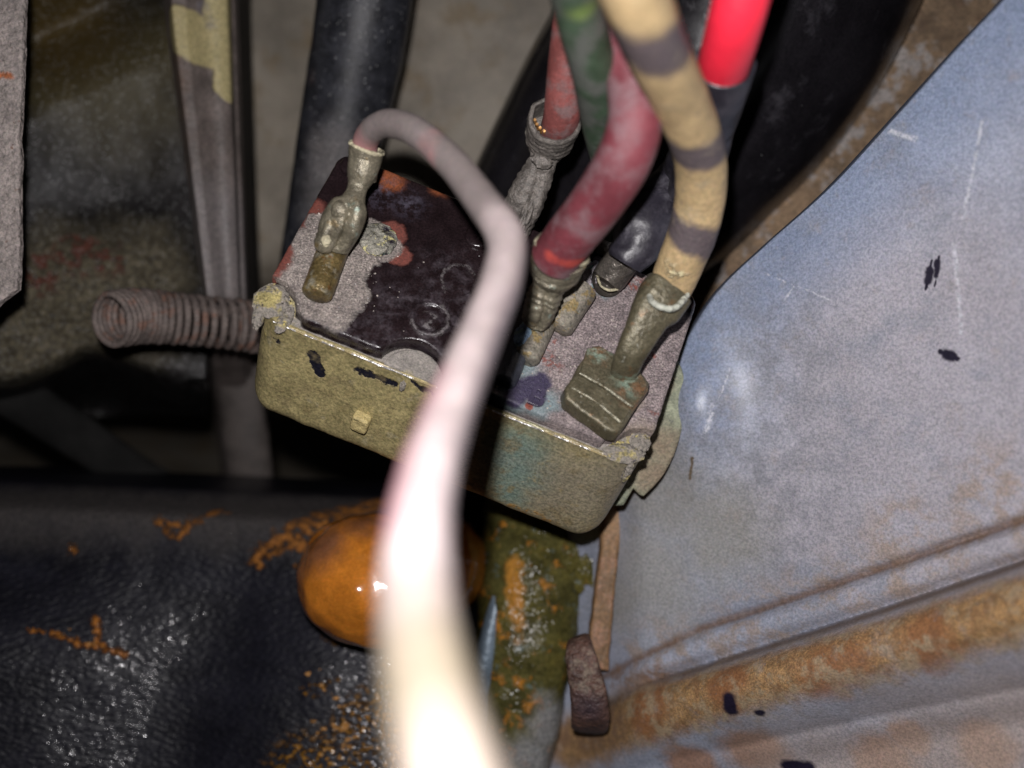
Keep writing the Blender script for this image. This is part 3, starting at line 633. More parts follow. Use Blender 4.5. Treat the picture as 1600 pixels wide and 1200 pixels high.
m_can2 = mat('olive_zinc', (.31, .26, .125), rough=.42, metal=.2, var=.22, vsc=.35, grain=.36, gsc=2.3, bump=.35, bsc=1.4, gb=.8, bd=.07, layers=[
    dict(blobs=[FB(880, 770, 9), FB(960, 770, 8), FB(800, 720, 4)], warp=3, wsc=.25, soft=.7, col=(.22, .195, .15), amt=.8),
    dict(blobs=[FB(810, 700, 4.0), FB(800, 740, 4.0), FB(790, 770, 3)], warp=2, wsc=.3, soft=.8, col=(.13, .21, .19), amt=.75),
    dict(blobs=[(F(396, 505), F(404, 528), 1.2), (F(990, 735), F(975, 765), .9)], warp=1.2, wsc=.6, soft=.5, nz=(.7, .42, .56), col=(.42, .34, .09), rough=.85, h=.3),
    dict(blobs=[(F(488, 556), F(499, 584), .85), FB(489, 558, 1.0)], warp=.6, wsc=.9, soft=.1, col=(.012, .012, .02), rough=.4, h=-.3),
    dict(blobs=[(F(560, 580), F(612, 601), .65), (F(646, 600), F(672, 614), .5), FB(403, 515, .8), (F(418, 524), F(432, 534), .5)], warp=1.1, wsc=.8, soft=.2, col=(.012, .012, .02), rough=.4, h=-.3),
    dict(blobs=[FB(590+i*10, 722+i*4, 1.0) for i in range(5)]+[FB(790+i*14, 795+i*5, 1.1) for i in range(6)], warp=.9, wsc=.7, soft=.5, nz=(.8, .45, .6), col=(.36, .19, .04), rough=.8, h=.3),
    dict(nz=(.5, .58, .70), col=(.24, .19, .09), amt=.7, seed=3),
    dict(nz=(1.6, .64, .74), col=(.10, .085, .05), amt=.7, seed=7), dict(nz=(.28, .5, .68), col=(.19, .15, .08), amt=.7, seed=17),
    dict(blobs=[(F(430, 560), F(470, 590), .1), (F(420, 600), F(452, 622), .09), (F(590, 640), F(640, 690), .1), (F(520, 610), F(540, 660), .08), (F(600, 690), F(560, 700), .1), (F(860, 730), F(930, 770), .1), (F(790, 760), F(840, 750), .08)], warp=.6, wsc=.5, soft=.9, col=(.50, .45, .30), amt=.6, rough=.35, h=-.2),
    dict(nz=(.35, .60, .72), col=(.36, .33, .25), amt=.4, rough=.75, seed=9, st=(1, .5, 1)),
])
rings = []
a0, b0, a1, b1 = 0.0, 0.0, LEN, WID
for z in (-1.0, -.2, 0.0): rings.append((rrect(a0, b0, a1, b1, 3.6, 10), z))
rings = []
prof = [(0.9, -2.5), (.75, -.6), (.62, .05), (.3, .15), (.05, 0.0), (0, -.3), (0, -3), (.05, -6), (.1, -10), (.2, -14.5)]
for k in range(1, 8):
    a = R(90*k/7); prof.append((.2+4.6*(1-math.cos(a)), -14.5-4.6*math.sin(a)))
outer = resample(rrect(a0, b0, a1, b1, 4.2, 10), .9)
for ins, z in prof: rings.append((inset(outer, ins), z))
def tfcan(a, b, c):
    k = 1-min(1, max(0, b/WID)); c_ = min(0, c+.6)
    p = S(a, b+c_*FLARE*k, c); return p+N*(.10*fbm(p, .35))-Y*(.14*fbm(p, .22))
v_, f_ = stack(rings, tfcan, cap_top=True, cap_bot=False)
mk('housing', v_, f_, m_can2, sw)

# inner cover sheet under the plate, dusty
m_sheet = mat('dusty_sheet', (.22, .20, .18), rough=.9, var=.2, vsc=.6, grain=.35, gsc=4, bump=.3, gb=1.6, layers=[
    dict(blobs=[QB(425, 480, 3, 0), QB(975, 710, 3, 0), QB(1005, 690, 3, 0), QB(635, 600, 1.4, 0)], warp=1, wsc=.6, soft=.5, nz=(.6, .42, .6), col=(.46, .38, .11), h=.3)])
v_, f_ = slab(resample(rrect(.75, .75, LEN-.75, WID-.75, 3.6, 8), 1.0), -2.0, -.45, S, .15)
mk('cover_sheet', v_, f_, m_sheet, sw)

# the terminal plate: outline with notches at both front corners and in the middle
TP = 2.15
fl_a, fl_b = toL(457, 508, TP); fr_a, fr_b = toL(940, 716, TP); md_a, md_b = toL(640, 580, TP)
fb = 1.0
poly = []
def arc(cx, cy, r, a0_, a1_, n=8):
    return [(cx+r*math.cos(R(a0_+(a1_-a0_)*k/n)), cy+r*math.sin(R(a0_+(a1_-a0_)*k/n))) for k in range(n+1)]
poly += arc(0.5, 1.1, 4.4, 97, 14, 8)              # front left corner notch
poly += arc(fl_a+1.0, fb+.8, .8, 180, 270, 4)
poly += [(md_a-5.0, fb)]
poly += arc(md_a, fb-1.0, 4.5, 165, 15, 16)
poly += [(md_a+5.0, fb)]
poly += arc(fr_a-1.0, fb+.8, .8, 270, 360, 4)
poly += arc(LEN-.3, 1.0, 4.2, 160, 86, 8)
poly += arc(LEN-1.9, WID-1.9, 2.1, 0, 90, 6)
poly += arc(1.9, WID-1.9, 2.1, 90, 180, 6)
poly = resample(poly, .7, .12)
def tfp(a, b, c):
    p = S(a, b, c); return p+N*(.06*fbm(p, .5))
v_, f_ = slab(poly, -.4, TP, tfp, .42)
tp = mk('terminal_plate', v_, f_, m_plate2, sw)
# low boss across the plate under the left terminal
def disc(px, py, r, h0, h1, m, name='rivet', dome=.25, ring=None, nn=28, amp=0.0):
    a, b = toL(px, py, h0)
    rr = []
    prof = [(r, h0-.3), (r, h1-.15), (r*.97, h1), (r*.85, h1+dome*.4), (r*.6, h1+dome*.8), (r*.3, h1+dome), (r*.06, h1+dome)]
    if ring: prof = [(r, h0-.3), (r, h1-.1), (r*.95, h1), (r*.84, h1), (r*.8, h1-.12), (r*.72, h0+.02), (r*.60, h0+.02), (r*.5, h1*.5+h0*.5), (r*.3, h1-.05), (r*.05, h1-.05)]
    rings = [([(a+q*math.cos(2*math.pi*k/nn), b+q*math.sin(2*math.pi*k/nn)) for k in range(nn)], z) for q, z in prof]
    def tf(a_, b_, c_):
        p = S(a_, b_, c_); return p+N*(amp*fbm(p, 1.1)) + U*(amp*fbm(p+V(9, 0, 0), 1.1))
    v, f = stack(rings, tf); return mk(name, v, f, m, sw)
m_rivet = mat('crusted_rivet', (.21, .20, .165), rough=.8, var=.4, vsc=.8, grain=.35, gsc=3.5, bump=1.4, bsc=1.2, layers=[
    dict(blobs=[(Q(603, 362, 2.2), Q(612, 380, 2.2), .75), (Q(608, 388, 2.2), Q(600, 398, 2.2), .45)], warp=.6, wsc=.8, soft=.3, col=(.018, .014, .02), rough=.4, h=-.4),
    dict(nz=(.7, .60, .68), col=(.12, .20, .16)), dict(nz=(.8, .56, .62), col=(.46, .42, .20), seed=4), dict(nz=(.6, .60, .66), col=(.03, .025, .03), seed=6)])
disc(590, 375, 2.7, TP, TP+.4, m_rivet, dome=.35, amp=.2)
disc(672, 498, 2.7, TP, TP+.28, m_plate2, 'embossed_ring', ring=True, amp=.05)
disc(716, 437, 2.6, TP, TP+.28, m_plate2, 'embossed_disc', dome=.1, amp=.04)
ta, tb_ = toL(642, 590, .4)
hp = [(ta+4.0*math.cos(R(t)), max(.25, fb-.9+4.0*math.sin(R(t)))) for t in range(0, 360, 10) if math.sin(R(t)) > -.25]
v_, f_ = slab(resample(hp, .6, .05), -.5, .55, tfp, .3); mk('retaining_tab', v_, f_, m_sheet, sw)
disc(548, 262, 1.6, TP, TP+.5, m_plate2, 'boss', dome=.4, amp=.15)
disc(748, 372, 2.0, TP, TP+.5, m_plate2, 'boss', dome=.3, amp=.1)

# loose grit lying in the dust of the plate: uncountable
gr_ = random.Random(5); parts = []
for k in range(520):
    if k % 2: px, py = gr_.gauss(520, 40), gr_.gauss(430, 42)
    else: px, py = gr_.gauss(930, 60), gr_.gauss(600, 60)
    a, b = toL(px, py, TP)
    if not (.8 < a < LEN-.8 and 2.0 < b < WID-.8): continue
    rr_ = gr_.uniform(.04, .15); parts.append(lump(S(a, b, TP+rr_*.3), (rr_*1.3, rr_, rr_*.8), seed=gr_.random()*30, amp=.5, sub=1, ax=(U, Y, N)))
v_, f_, _ = join(parts)
mk('grit', v_, f_, mat('grit', (.33, .29, .26), rough=.8, var=.6, vsc=1.5), sw, kind='stuff')
# raised letter B
fc = bpy.data.curves.new('letter', 'FONT'); fc.body = 'B'; fc.size = 3.9*MM; fc.extrude = .30*MM; fc.bevel_depth = .07*MM; fc.offset = .05*MM
fo = bpy.data.objects.new('tmp', fc); sc.collection.objects.link(fo); bpy.context.view_layer.update()
me = bpy.data.meshes.new_from_object(fo); bpy.data.objects.remove(fo)
pb = Q(822, 628, TP+.1)
vb = [pb+U*(v.co.x/MM)+Y*(v.co.y/MM)+N*(v.co.z/MM) for v in me.vertices]
mk('letter', vb, [tuple(p.vertices) for p in me.polygons], mat('letter_bakelite', (.05, .042, .075), rough=.35, bump=.2), sw, smooth=False)

# corroded corner lugs and small tabs folded over the sheet
m_lug = mat('yellow_corrosion', (.32, .27, .11), rough=.9, var=.3, vsc=.6, grain=.35, gsc=3, bump=1.2, bsc=1.5, gb=1.0, layers=[
    dict(nz=(.30, .40, .50), col=(.20, .18, .155)), dict(nz=(.6, .62, .66), col=(.03, .022, .045), rough=.5), dict(nz=(.8, .62, .7), col=(.55, .46, .12), seed=2)])
def lug(px, py, r, h, mat_=m_lug, name='lug', seed=0, amp=.25, tilt=0):
    c = Q(px, py, h)
    v, f = lump(c, r, seed=seed, amp=amp, nsc=.7, sub=4, ax=(U*math.cos(tilt)+Y*math.sin(tilt), Y*math.cos(tilt)-U*math.sin(tilt), N)); return mk(name, v, f, mat_, sw)
lug(424, 470, (2.3, 2.7, .45), .1, seed=1, amp=.12)
lug(404, 492, (.8, 2.2, .8), -.2, seed=3, tilt=.3, amp=.15)
lug(445, 500, (.9, 2.2, .4), .1, seed=8, amp=.12)
lug(975, 708, (2.8, 1.4, .45), .1, seed=5, tilt=.35, amp=.15)
lug(1000, 690, (1.4, 1.6, .45), .1, seed=6, amp=.15)
v_, f_ = lump(F(980, 738, 0), (.55, .5, 1.9), seed=9, amp=.3, sub=3, ax=(U, FN, FD)); mk('lug', v_, f_, m_lug, sw)
v_, f_ = lump(F(629, 603, .1), (.42, .45, .9), seed=12, amp=.35, sub=3, ax=(U, FN, FD)); mk('tab', v_, f_, m_lug, sw)
# bright worn rim wire of the can's front edge
m_rim = mat('worn_rim', (.62, .60, .58), rough=.35, metal=.7, var=.3, vsc=.8, bump=.6, layers=[dict(nz=(.5, .50, .58), col=(.30, .24, .12), metal=.1, rough=.8)])
rimpts = [S(2.6, .06, .1), S(6, -.03, .12), S(12, 0, .12), S(18, -.02, .12), S(24, 0, .1), S(30, 0, .1), S(38, -.04, .12), S(46, 0, .12), S(LEN-4.5, 0, .12), S(LEN-2.6, .45, .15)]
v_, f_, u_ = sweep(rimpts, .13, n=8, sub=10, amp=.06, nsc=1.2); mk('rim', v_, f_, m_rim, sw, uv=u_)
# square nub on the front wall
fa = F(565, 657, 0)
def tff(a, b, c): return fa+U*a-FD*b+FN*c
v_, f_ = slab(resample(rrect(-1.25, -1.35, 1.25, 1.35, .4, 4), .6, .15), -.5, 1.25, tff, .4)
mk('nub', v_, f_, mat('pale_nub', (.36, .29, .13), rough=.7, bump=.6, var=.25, vsc=.8), sw)

# mounting flange behind the right end
m_flange = mat('green_grey_flange', (.21, .225, .16), rough=.8, var=.3, vsc=.3, grain=.3, gsc=2.6, bump=.7, layers=[
    dict(blobs=[(P(1030, 700, -12), 3.5), (P(1015, 740, -12), 3), (P(1040, 600, -10), 1.5)], warp=2, wsc=.3, soft=.6, col=(.19, .115, .075), amt=.6), dict(nz=(.6, .6, .7), col=(.10, .11, .09))])
FZ = -11.0
fpx = [(1040, 552), (1062, 568), (1072, 608), (1070, 650), (1056, 704), (1035, 745), (1006, 776), (1000, 774), (990, 764), (975, 790), (955, 792), (930, 770), (880, 700), (860, 640), (880, 570), (930, 540), (1000, 545)]
arc_ = catmull(fpx[:7], 5).tolist(); fpx = arc_+fpx[7:]
pw = [tuple(P(a, b, FZ)[:2]) for a, b in fpx][::-1]
v_, f_ = slab(resample(pw, .9, .06), FZ-2.6, FZ, lambda a, b, c: V(a, b, c+0.05*(a-18)), .5)
mk('mounting_flange', v_, f_, m_flange, sw)

# ------------------------------------------------------------------ terminals
m_brass = mat('dirty_brass', (.15, .11, .045), rough=.34, metal=.4, var=.35, vsc=.6, grain=.3, gsc=3, bump=.6, bsc=1.3, gb=.6, layers=[
    dict(nz=(.5, .52, .64), col=(.20, .18, .13), rough=.75), dict(nz=(.7, .6, .68), col=(.17, .075, .02), amt=.8, seed=4), dict(nz=(1.2, .66, .72), col=(.52, .50, .42), amt=.8, seed=8)])
m_crimp = mat('grey_crimp', (.185, .165, .12), rough=.38, metal=.4, var=.35, vsc=.5, grain=.3, gsc=4, bump=.28, bsc=1.6, gb=.9, layers=[
    dict(nz=(.5, .58, .68), col=(.20, .15, .08)), dict(nz=(.6, .60, .7), col=(.28, .36, .31), amt=.7, seed=5)])
m_crimpg = mat('dusty_crimp', (.14, .125, .112), rough=.55, metal=.2, var=.35, vsc=.5, grain=.35, gsc=4.5, bump=.5, bsc=1.5, gb=1.2, layers=[
    dict(nz=(.5, .62, .7), col=(.10, .085, .07)), dict(nz=(.8, .64, .72), col=(.42, .40, .33), amt=.7, seed=5)])
m_socket = mat('socket_metal', (.20, .18, .145), rough=.6, metal=.2, var=.3, vsc=.5, grain=.35, gsc=3.2, bump=.5, layers=[
    dict(nz=(.5, .54, .62), col=(.24, .17, .06), amt=.8), dict(nz=(.5, .60, .7), col=(.20, .33, .30), amt=.8, seed=2)])
m_pale = mat('pale_rim', (.42, .38, .26), rough=.8, bump=.8)

def socket(p0, p1, r, m=m_socket, hollow=.55, name='terminal_socket', n=28, amp=.06):
    mid = (p0+p1)/2; dr = (p1-p0).normalized()
    v, f, u = sweep([p0, p0+dr*.35, p0+dr*.8, mid, p1], [r*.80, r*.96, r, r, r], n=n, sub=6, amp=amp, nsc=.6, cap=(True, False), hollow=hollow)
    return mk(name, v, f, m, sw, uv=u)
# left barrel that carries the pink wire
socket(Q(494, 462, 4.0), Q(527, 372, 4.2), 2.05, m_brass)
# right group
socket(Q(868, 512, 3.4), Q(908, 450, 4.6), 2.35)
socket(Q(820, 562, 3.4), Q(853, 492, 3.6), 1.9)
socket(Q(788, 600, 2.8), Q(820, 522, 3.0), 1.5, mat('dark_socket', (.10, .11, .14), rough=.4, metal=.4))
socket(Q(935, 388, 3.0), Q(972, 352, 4.0), 1.7)
socket(Q(842, 470, 1.6), Q(866, 420, 2.2), 1.5)
socket(Q(905, 400, 1.0), Q(930, 352, 1.6), 1.6, m_brass)
# yellow core and block inside the open socket
v_, f_ = lump(Q(906, 453, 4.4), (1.1, 1.3, .9), seed=7, amp=.4, sub=3, ax=(U, Y, N)); mk('socket_core', v_, f_, mat('yellow_core', (.36, .27, .05), rough=.7, bump=1), sw)
v_, f_ = lump(Q(817, 524, 4.6), (1.1, 2.0, 1.0), seed=7, amp=.2, sub=4, ax=(U, Y, N)); mk('blue_cap', v_, f_, mat('blue_cap', (.20, .29, .42), rough=.4, bump=.6, layers=[dict(nz=(.8, .5, .6), col=(.30, .42, .42))]), sw)
v_, f_ = lump(Q(920, 430, 2.2), (1.6, 2.3, 1.4), seed=17, amp=.4, sub=4, ax=(U, Y, N)); mk('corroded_shoulder', v_, f_, mat('shoulder', (.30, .27, .29), rough=.9, bump=1.2, gb=1.5, layers=[dict(nz=(.8, .55, .62), col=(.25, .38, .38))]), sw)

# ------------------------------------------------------------------ wires
GRP = 'wires plugged into the switch'
# 1. pink and white wire, arching towards the lens
wz = empty('electrical_wire', Q(527, 372, 3.4), 'pale pink white wire looping from the left terminal and blurring close to the lens', 'wire', GRP)
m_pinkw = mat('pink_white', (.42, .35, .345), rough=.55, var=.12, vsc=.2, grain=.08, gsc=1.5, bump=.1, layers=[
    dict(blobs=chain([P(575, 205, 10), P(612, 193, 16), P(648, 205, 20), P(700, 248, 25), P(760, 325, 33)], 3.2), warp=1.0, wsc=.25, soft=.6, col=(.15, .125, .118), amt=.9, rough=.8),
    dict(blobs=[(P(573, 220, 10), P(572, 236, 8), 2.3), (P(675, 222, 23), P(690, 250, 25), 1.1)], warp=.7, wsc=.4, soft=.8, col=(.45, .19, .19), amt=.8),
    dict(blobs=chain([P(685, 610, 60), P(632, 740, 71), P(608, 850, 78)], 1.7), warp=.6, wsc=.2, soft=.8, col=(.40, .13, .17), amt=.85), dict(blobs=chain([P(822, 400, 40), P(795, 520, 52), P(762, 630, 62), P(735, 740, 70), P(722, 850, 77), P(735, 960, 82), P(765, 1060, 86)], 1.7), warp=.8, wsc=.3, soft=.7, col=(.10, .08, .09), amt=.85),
    dict(blobs=[(P(690, 1120, 90), P(740, 1300, 93), 7)], warp=1, wsc=.2, soft=1, col=(.17, .145, .085), amt=1.0)])
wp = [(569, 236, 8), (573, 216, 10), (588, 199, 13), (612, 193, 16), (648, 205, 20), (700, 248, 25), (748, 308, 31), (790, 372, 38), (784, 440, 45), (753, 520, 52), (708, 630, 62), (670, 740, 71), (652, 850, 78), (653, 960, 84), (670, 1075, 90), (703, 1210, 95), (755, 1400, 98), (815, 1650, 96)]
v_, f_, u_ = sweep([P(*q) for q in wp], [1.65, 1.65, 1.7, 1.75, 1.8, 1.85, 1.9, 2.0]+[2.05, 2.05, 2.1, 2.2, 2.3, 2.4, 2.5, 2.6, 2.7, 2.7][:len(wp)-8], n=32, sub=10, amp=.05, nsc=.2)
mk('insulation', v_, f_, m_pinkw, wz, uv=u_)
v_, f_ = lump(P(608, 178, 16), (.55, .4, .4), seed=3, amp=.4, sub=2); mk('dirt_speck', v_, f_, m_pale, wz)
cr = [P(521, 385, 6), P(528, 362, 7), P(538, 340, 8), P(548, 322, 8.5), P(553, 310, 8.5), P(559, 292, 8), P(565, 272, 8), P(570, 250, 8), P(573, 232, 8.5)]
v_, f_, u_ = sweep(cr, [2.2, 2.7, 2.7, 2.35, 1.5, 1.35, 1.9, 2.15, 2.3], [1.7, 2.1, 2.1, 1.7, 1.1, 1.1, 1.9, 2.15, 2.3], n=48, sub=9, up=V(0, 0, 1), amp=.05, nsc=.7, seam=(105, .35, .14, .04, .46), cap=(True, False), hollow=.35)
cm = mk('crimp_terminal', v_, f_, m_crimp, wz, uv=u_)
for c, r, s in (((509, 376, 7.6), (1.5, 1.7, 1.2), 2), ((531, 328, 9.6), (1.1, 1.3, 1.0), 4), ((517, 350, 8.6), (.85, 2.6, 1.0), 6)):
    v_, f_ = lump(P(*c), r, seed=s, amp=.1, sub=3, ax=(U, Vp, V(0, 0, 1))); mk('crimp_fold', v_, f_, m_crimp, cm)
v_, f_ = lump(P(509, 376, 9.4), (.7, .8, .4), seed=5, amp=.4, sub=2); mk('solder', v_, f_, m_pale, cm)
ringp = [P(573, 231, 8.6)+(U*math.cos(t)+(Vp*-.35+V(0, 0, .93))*math.sin(t))*2.15 for t in [2*math.pi*k/24 for k in range(25)]]
v_, f_, u_ = sweep(ringp, .27, n=8, sub=2, amp=.1, nsc=1.5); mk('collar', v_, f_, m_pale, cm, uv=u_)

# 2. upper red wire in a dusty crimp
w2 = empty('electrical_wire', P(800, 370, -4), 'short dull red wire in a long dusty grey crimp behind the green wire', 'wire', GRP)
m_dred = mat('dull_red', (.18, .05, .045), rough=.65, var=.25, vsc=.3, grain=.2, bump=.2, layers=[dict(nz=(.3, .45, .62), col=(.16, .115, .115), amt=.7), dict(blobs=[(P(902, 160, 4), 2.4), (P(900, 120, 4), 2.4)], warp=.6, soft=.6, col=(.42, .12, .03), amt=.7)])
v_, f_, u_ = sweep([P(872, 205, 4), P(878, 178, 8), P(884, 110, 12), P(893, 30, 16), P(905, -80, 20), P(925, -260, 24)], [2.45, 2.4, 2.35, 2.3, 2.3, 2.3], n=28, sub=8); mk('insulation', v_, f_, m_dred, w2, uv=u_)
v_, f_, u_ = sweep([P(800, 372, -5), P(810, 340, -3), P(822, 310, -1), P(838, 275, 0), P(848, 250, 1), P(852, 238, 1), P(857, 222, 2.4), P(862, 203, 5), P(866, 188, 7.6)],
                   [2.0, 2.5, 2.6, 2.3, 1.9, 2.4, 3.1, 3.35, 3.5], [1.4, 1.9, 2.0, 1.8, 1.6, 2.0, 2.8, 3.1, 3.3], n=40, sub=10, amp=.16, nsc=.6, wr=(.08, 5.0), seam=(100, .3, .16, .03, .5), cap=(True, False), hollow=.5)
cm = mk('crimp_terminal', v_, f_, m_crimpg, w2, uv=u_)
v_, f_ = lump(P(846, 252, 3.5), (1.5, .9, .8), seed=5, amp=.3, sub=3, ax=(U, Vp, V(0, 0, 1))); mk('crimp_fold', v_, f_, m_crimpg, cm)
v_, f_ = lump(P(822, 335, -.5), (.9, 3.2, 1.3), seed=6, amp=.3, sub=4, ax=(V(.92, -.35, 0), V(.35, .92, 0), V(0, 0, 1))); mk('crimp_fold', v_, f_, m_crimpg, cm)
m_strand = mat('copper_strand', (.50, .26, .09), rough=.4, metal=.5, bump=.6)
for k in range(11):
    t = R(195+k*15); c = P(867, 186, 7.6)+V(math.cos(t)*2.7, math.sin(t)*2.0, math.sin(t)*1.4)
    v_, f_, u_ = sweep([c-V(-.2, -.2, 1.2), c+V(.0, .35, .7)], [.24, .2], n=6, sub=2); mk('strand', v_, f_, m_strand, cm, uv=u_)

# 3. green wire
w3 = empty('electrical_wire', P(945, 230, 0), 'dark green wire hanging between the red wires', 'wire', GRP)
m_green = mat('dirty_green', (.04, .07, .04), rough=.6, var=.3, vsc=.2, bump=.2, layers=[dict(nz=(.25, .42, .62), col=(.10, .105, .095), amt=.9), dict(blobs=[(P(907, 8, 43), 1.4)], warp=.4, soft=.6, col=(.16, .24, .06))])
v_, f_, u_ = sweep([P(840, -420, 60), P(880, -120, 52), P(903, 10, 40), P(928, 110, 30), P(941, 190, 18), P(957, 270, 6), P(965, 360, -2)], [2.5]*7, n=28, sub=8); mk('insulation', v_, f_, m_green, w3, uv=u_)

# 4. mauve red wire with ribbed crimp
w4 = empty('electrical_wire', Q(845, 500, 3), 'thick dusty mauve red wire curving down into a ribbed crimp', 'wire', GRP)
m_mauve = mat('dusty_mauve', (.135, .027, .036), rough=.6, var=.2, vsc=.2, grain=.12, bump=.15, layers=[
    dict(nz=(.16, .44, .62), col=(.18, .105, .115), amt=.85, rough=.8), dict(nz=(.4, .64, .72), col=(.45, .36, .37), amt=.5, seed=3),
    dict(blobs=[(P(862+i*9, 398+i*3, 19), .85) for i in range(6)], warp=.3, soft=.5, col=(.50, .07, .05), amt=.7)])
wp = [(868, 402, 15), (893, 368, 19), (932, 318, 24), (972, 255, 29), (992, 195, 31), (992, 140, 31), (985, 80, 31), (985, 0, 32), (980, -120, 34), (960, -380, 36)]
v_, f_, u_ = sweep([P(*q) for q in wp], [3.1, 3.1, 3.1, 3.1, 3.0, 3.0, 3.0, 3.0, 3.0, 3.0], n=36, sub=8); mk('insulation', v_, f_, m_mauve, w4, uv=u_)
v_, f_, u_ = sweep([P(838, 500, 6), P(843, 485, 8), P(850, 465, 9), P(858, 446, 10), P(862, 437, 10), P(866, 425, 11.5), P(871, 410, 13), P(877, 393, 15)],
                   [1.8, 2.05, 2.2, 2.1, 2.2, 3.1, 3.35, 3.5], [1.6, 1.9, 2.0, 1.9, 2.0, 2.8, 3.2, 3.4], n=40, sub=12, amp=.08, nsc=.7, wr=(.10, 6.5), seam=(95, .28, .16, .02, .45), cap=(True, False), hollow=.5)
cm = mk('crimp_terminal', v_, f_, m_crimp, w4, uv=u_)
v_, f_ = lump(P(860, 441, 13.2), (1.9, 1.0, .8), seed=9, amp=.3, sub=3, ax=(U, Vp, V(0, 0, 1))); mk('crimp_fold', v_, f_, m_crimp, cm)
v_, f_, u_ = sweep([P(878, 392, 15.4)+(U*math.cos(t)+(Vp*-.45+V(0, 0, .8))*math.sin(t))*3.35 for t in [2*math.pi*k/24 for k in range(25)]], .3, n=8, sub=2, amp=.12, nsc=1.2); mk('collar', v_, f_, m_pale, cm, uv=u_)

# 5. cream wire with brown bands and flat push-on terminal
w5 = empty('electrical_wire', Q(950, 640, 2), 'cream wire with brown bands running down to a flat ribbed push-on terminal', 'wire', GRP)
m_cream = mat('cream', (.42, .305, .16), rough=.65, var=.15, vsc=.3, grain=.15, gsc=2, bump=.25, uvband=(15.0, .30, .30, (.095, .075, .08), -.30, .05), layers=[
    dict(nz=(.3, .55, .75), col=(.30, .25, .17), amt=.6),
    dict(blobs=[(P(1058, 412, 12), 1.6), (P(1060, 425, 12), 1.4), (P(1050, 400, 12), 1.0)], warp=.8, wsc=.9, soft=.3, nz=(1.0, .45, .55), col=(.62, .54, .33), h=.5),
    dict(nz=(.6, .60, .70), col=(.16, .13, .11), amt=.5, seed=6)])
wp = [(1045, 462, 7), (1054, 435, 9), (1066, 405, 11), (1083, 360, 14), (1095, 300, 18), (1092, 235, 24), (1067, 165, 32), (1035, 95, 41), (1000, 10, 50), (970, -80, 56), (930, -260, 62), (880, -500, 66)]
v_, f_, u_ = sweep([P(*q) for q in wp], [2.6, 2.9, 3.0, 3.05, 3.05, 3.05, 3.05, 3.05, 3.05, 3.05, 3.05, 3.05], n=40, sub=8, amp=.06, nsc=.4)
u_ = [(a, b if b < 27 else 27+(b-27)*.65) for a, b in u_]
mk('insulation', v_, f_, m_cream, w5, uv=u_)
m_term = mat('olive_terminal', (.10, .088, .055), rough=.42, metal=.35, var=.25, vsc=.5, grain=.3, gsc=3.5, bump=.3, bsc=1.3, gb=.7, layers=[
    dict(blobs=[(P(930, 540, 6), 2), (P(992, 610, 8), 2)], warp=1.5, wsc=.5, soft=.7, nz=(.6, .4, .6), col=(.25, .12, .06), amt=.7),
    dict(blobs=[(P(985, 590, 8), 2), (P(935, 545, 6), 1.5)], warp=1.5, wsc=.5, soft=.7, nz=(.6, .45, .6), col=(.25, .34, .27), amt=.8, seed=3),
    dict(nz=(.6, .58, .68), col=(.15, .085, .04), amt=.7, seed=9), dict(blobs=[(P(909, 589, 5.4), P(944, 612, 5.0), .22), (P(944, 612, 5.0), P(985, 645, 3.6), .22), (P(896, 612, 4.6), P(930, 634, 4.2), .22), (P(930, 634, 4.2), P(966, 667, 3), .22)], warp=.4, wsc=.8, soft=.8, col=(.02, .018, .014), amt=.8),  # dark lines below the ribs are painted shade, for relief
    dict(nz=(1.0, .64, .72), col=(.36, .35, .29), amt=.8)])
tb = [P(972, 592, 5), P(978, 574, 8.4), P(986, 552, 10), P(1002, 520, 10.5), P(1018, 490, 10.5), P(1030, 474, 10), P(1045, 452, 9.5)]
v_, f_, u_ = sweep(tb, [1.6, 1.9, 2.05, 2.3, 2.8, 3.3, 3.3], [.8, 1.0, 1.2, 1.4, 1.8, 2.2, 2.3], n=40, sub=8, amp=.07, nsc=.7, cap=(True, False), hollow=.5, power=2.6)
cm = mk('crimp_terminal', v_, f_, m_term, w5, uv=u_)
v_, f_, u_ = sweep([P(1013, 447, 9.5), P(1018, 470, 13.0), P(1035, 480, 14.0), P(1056, 480, 13.5), P(1072, 462, 10.5), P(1068, 447, 8)], [.4]*6, n=10, sub=8, amp=.12, nsc=1.4); mk('collar', v_, f_, mat('pale_collar', (.40, .41, .35), rough=.85, bump=.8), cm, uv=u_)
# receptacle plate: traced corners, 2.2 mm thick, standing off the plate
rp = [(926, 540), (936, 538), (968, 556), (1000, 578), (1016, 598), (1014, 610), (1000, 628), (978, 664), (966, 675), (950, 672), (928, 655), (905, 640), (884, 622), (882, 606), (893, 592), (903, 572)]
RH = 5.4
def slabQ(pxs, h0, h1, bev, wob=.1):
    pw = [toL(a, b, h1) for a, b in pxs]
    ar = sum(pw[i][0]*pw[(i+1) % len(pw)][1]-pw[(i+1) % len(pw)][0]*pw[i][1] for i in range(len(pw)))
    if ar < 0: pw = pw[::-1]
    def tf(a, b, c):
        p = S(a, b, c); return p+N*(.10*fbm(p, .6))
    return slab(resample(pw, .5, wob), h0, h1, tf, bev)
v_, f_ = slabQ(rp, RH-2.6, RH, .45); rec = mk('receptacle', v_, f_, m_term, w5)
m_edge = mat('rib_edge', (.30, .285, .215), rough=.4, metal=.4, bump=.8, layers=[dict(nz=(.8, .5, .6), col=(.12, .10, .06))])
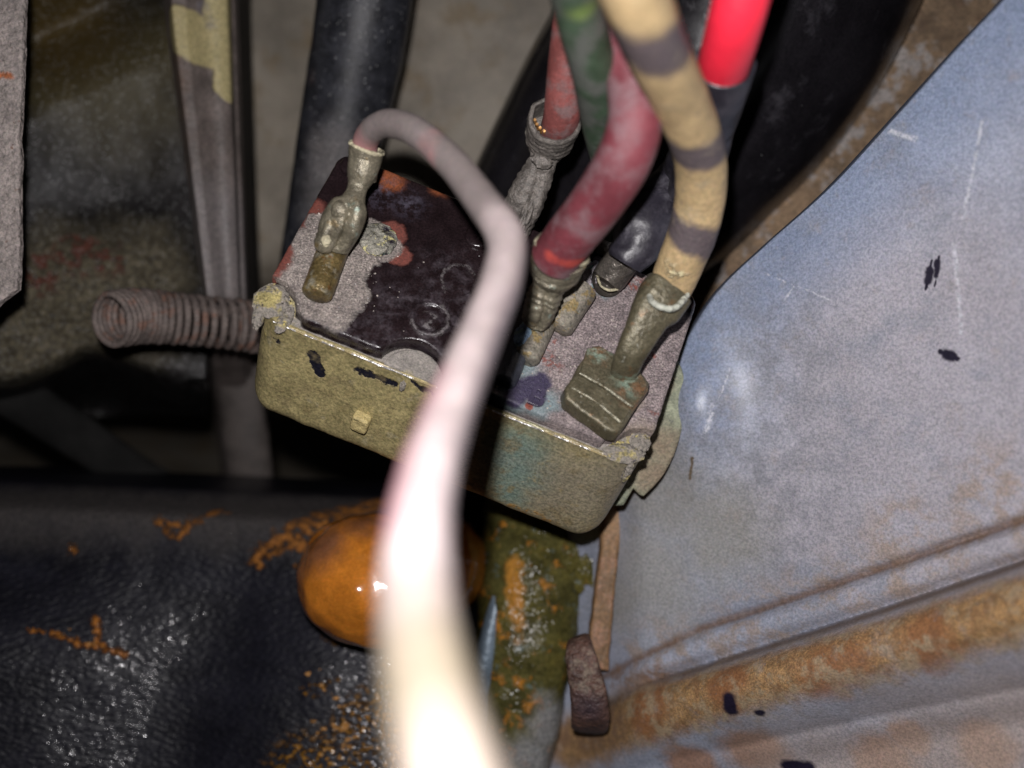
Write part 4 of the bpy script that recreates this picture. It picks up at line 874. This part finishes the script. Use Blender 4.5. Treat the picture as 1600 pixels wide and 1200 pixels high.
for h, lf, ed in ((.55, [(918, 544), (938, 541), (970, 559), (1000, 581), (1012, 600), (1006, 618), (990, 636), (946, 606), (905, 584)], ((904, 582), (945, 605), (989, 637))),
                  (.30, [(905, 586), (946, 608), (987, 640), (972, 661), (932, 627), (892, 606)], ((892, 605), (931, 627), (971, 661)))):
    v_, f_ = slabQ(lf, RH-.2, RH+h, .14, .06); mk('leaf', v_, f_, m_term, rec)
    pe = [Q(ed[0][0]+(ed[1][0]-ed[0][0])*t if t <= 1 else ed[1][0]+(ed[2][0]-ed[1][0])*(t-1), ed[0][1]+(ed[1][1]-ed[0][1])*t if t <= 1 else ed[1][1]+(ed[2][1]-ed[1][1])*(t-1), RH+h+.02) for t in (0.05, .5, 1, 1.5, 1.95)]
    v_, f_, u_ = sweep(pe, [.12, .2, .17, .22, .12], n=10, sub=10, amp=.09, nsc=1.3); mk('rib', v_, f_, m_edge, rec, uv=u_)

# 6. red wire with black sleeves
w6 = empty('electrical_wire', Q(955, 440, 3), 'bright red wire entering a black sleeve, right of the cream wire', 'wire', GRP)
m_red = mat('bright_red', (.75, .022, .050), rough=.45, var=.06, vsc=.2, grain=.04, bump=.08)
v_, f_, u_ = sweep([P(1118, 150, 20), P(1130, 105, 27), P(1142, 60, 33), P(1160, -10, 38), P(1195, -160, 42), P(1235, -340, 44)], [3.1, 2.95, 2.95, 2.95, 2.95, 2.95], n=32, sub=8); mk('insulation', v_, f_, m_red, w6, uv=u_)
m_slv = mat('black_sleeve', (.020, .018, .025), rough=.40, var=.3, vsc=.3, grain=.2, bump=.35, bsc=.5, gb=.3, bd=.12, layers=[dict(nz=(.3, .5, .7), col=(.07, .065, .08), amt=.7, rough=.7)])
v_, f_, u_ = sweep([P(1080, 300, 4), P(1098, 240, 10), P(1112, 185, 16), P(1122, 145, 22), P(1130, 112, 26), P(1133, 98, 27.5)], [3.2, 3.2, 3.2, 3.3, 3.4, 3.4], n=32, sub=8, amp=.12, nsc=.3, cap=(True, False), hollow=.35); mk('sleeve', v_, f_, m_slv, w6, uv=u_)
v_, f_, u_ = sweep([P(1092, 235, 10), P(1070, 270, 2), P(1040, 310, 1), P(1012, 352, 3), P(990, 392, 3.5), P(978, 412, 3.2)], [3.2, 3.2, 3.9, 4.4, 3.3, 2.5], [3, 3, 3, 3.2, 2.6, 2.3], n=36, sub=10, amp=.45, nsc=.25); mk('sleeve', v_, f_, m_slv, w6, uv=u_)
m_dk = mat('dark_bullet', (.13, .115, .10), rough=.35, metal=.6, var=.3, vsc=.5, bump=.3)
v_, f_, u_ = sweep([P(948, 442, -2), P(951, 438, -2), P(954, 432, -2), P(985, 388, 0)], [2.0, 2.3, 2.45, 2.45], n=28, sub=6, cap=(True, True)); cm = mk('bullet_terminal', v_, f_, m_dk, w6, uv=u_)
v_, f_, u_ = sweep([P(933, 430, -2.5), P(938, 445, -1), P(950, 453, -.5), P(965, 452, -1)], [.2]*4, n=8, sub=6, amp=.06, nsc=2); mk('lip', v_, f_, m_pale, cm, uv=u_)
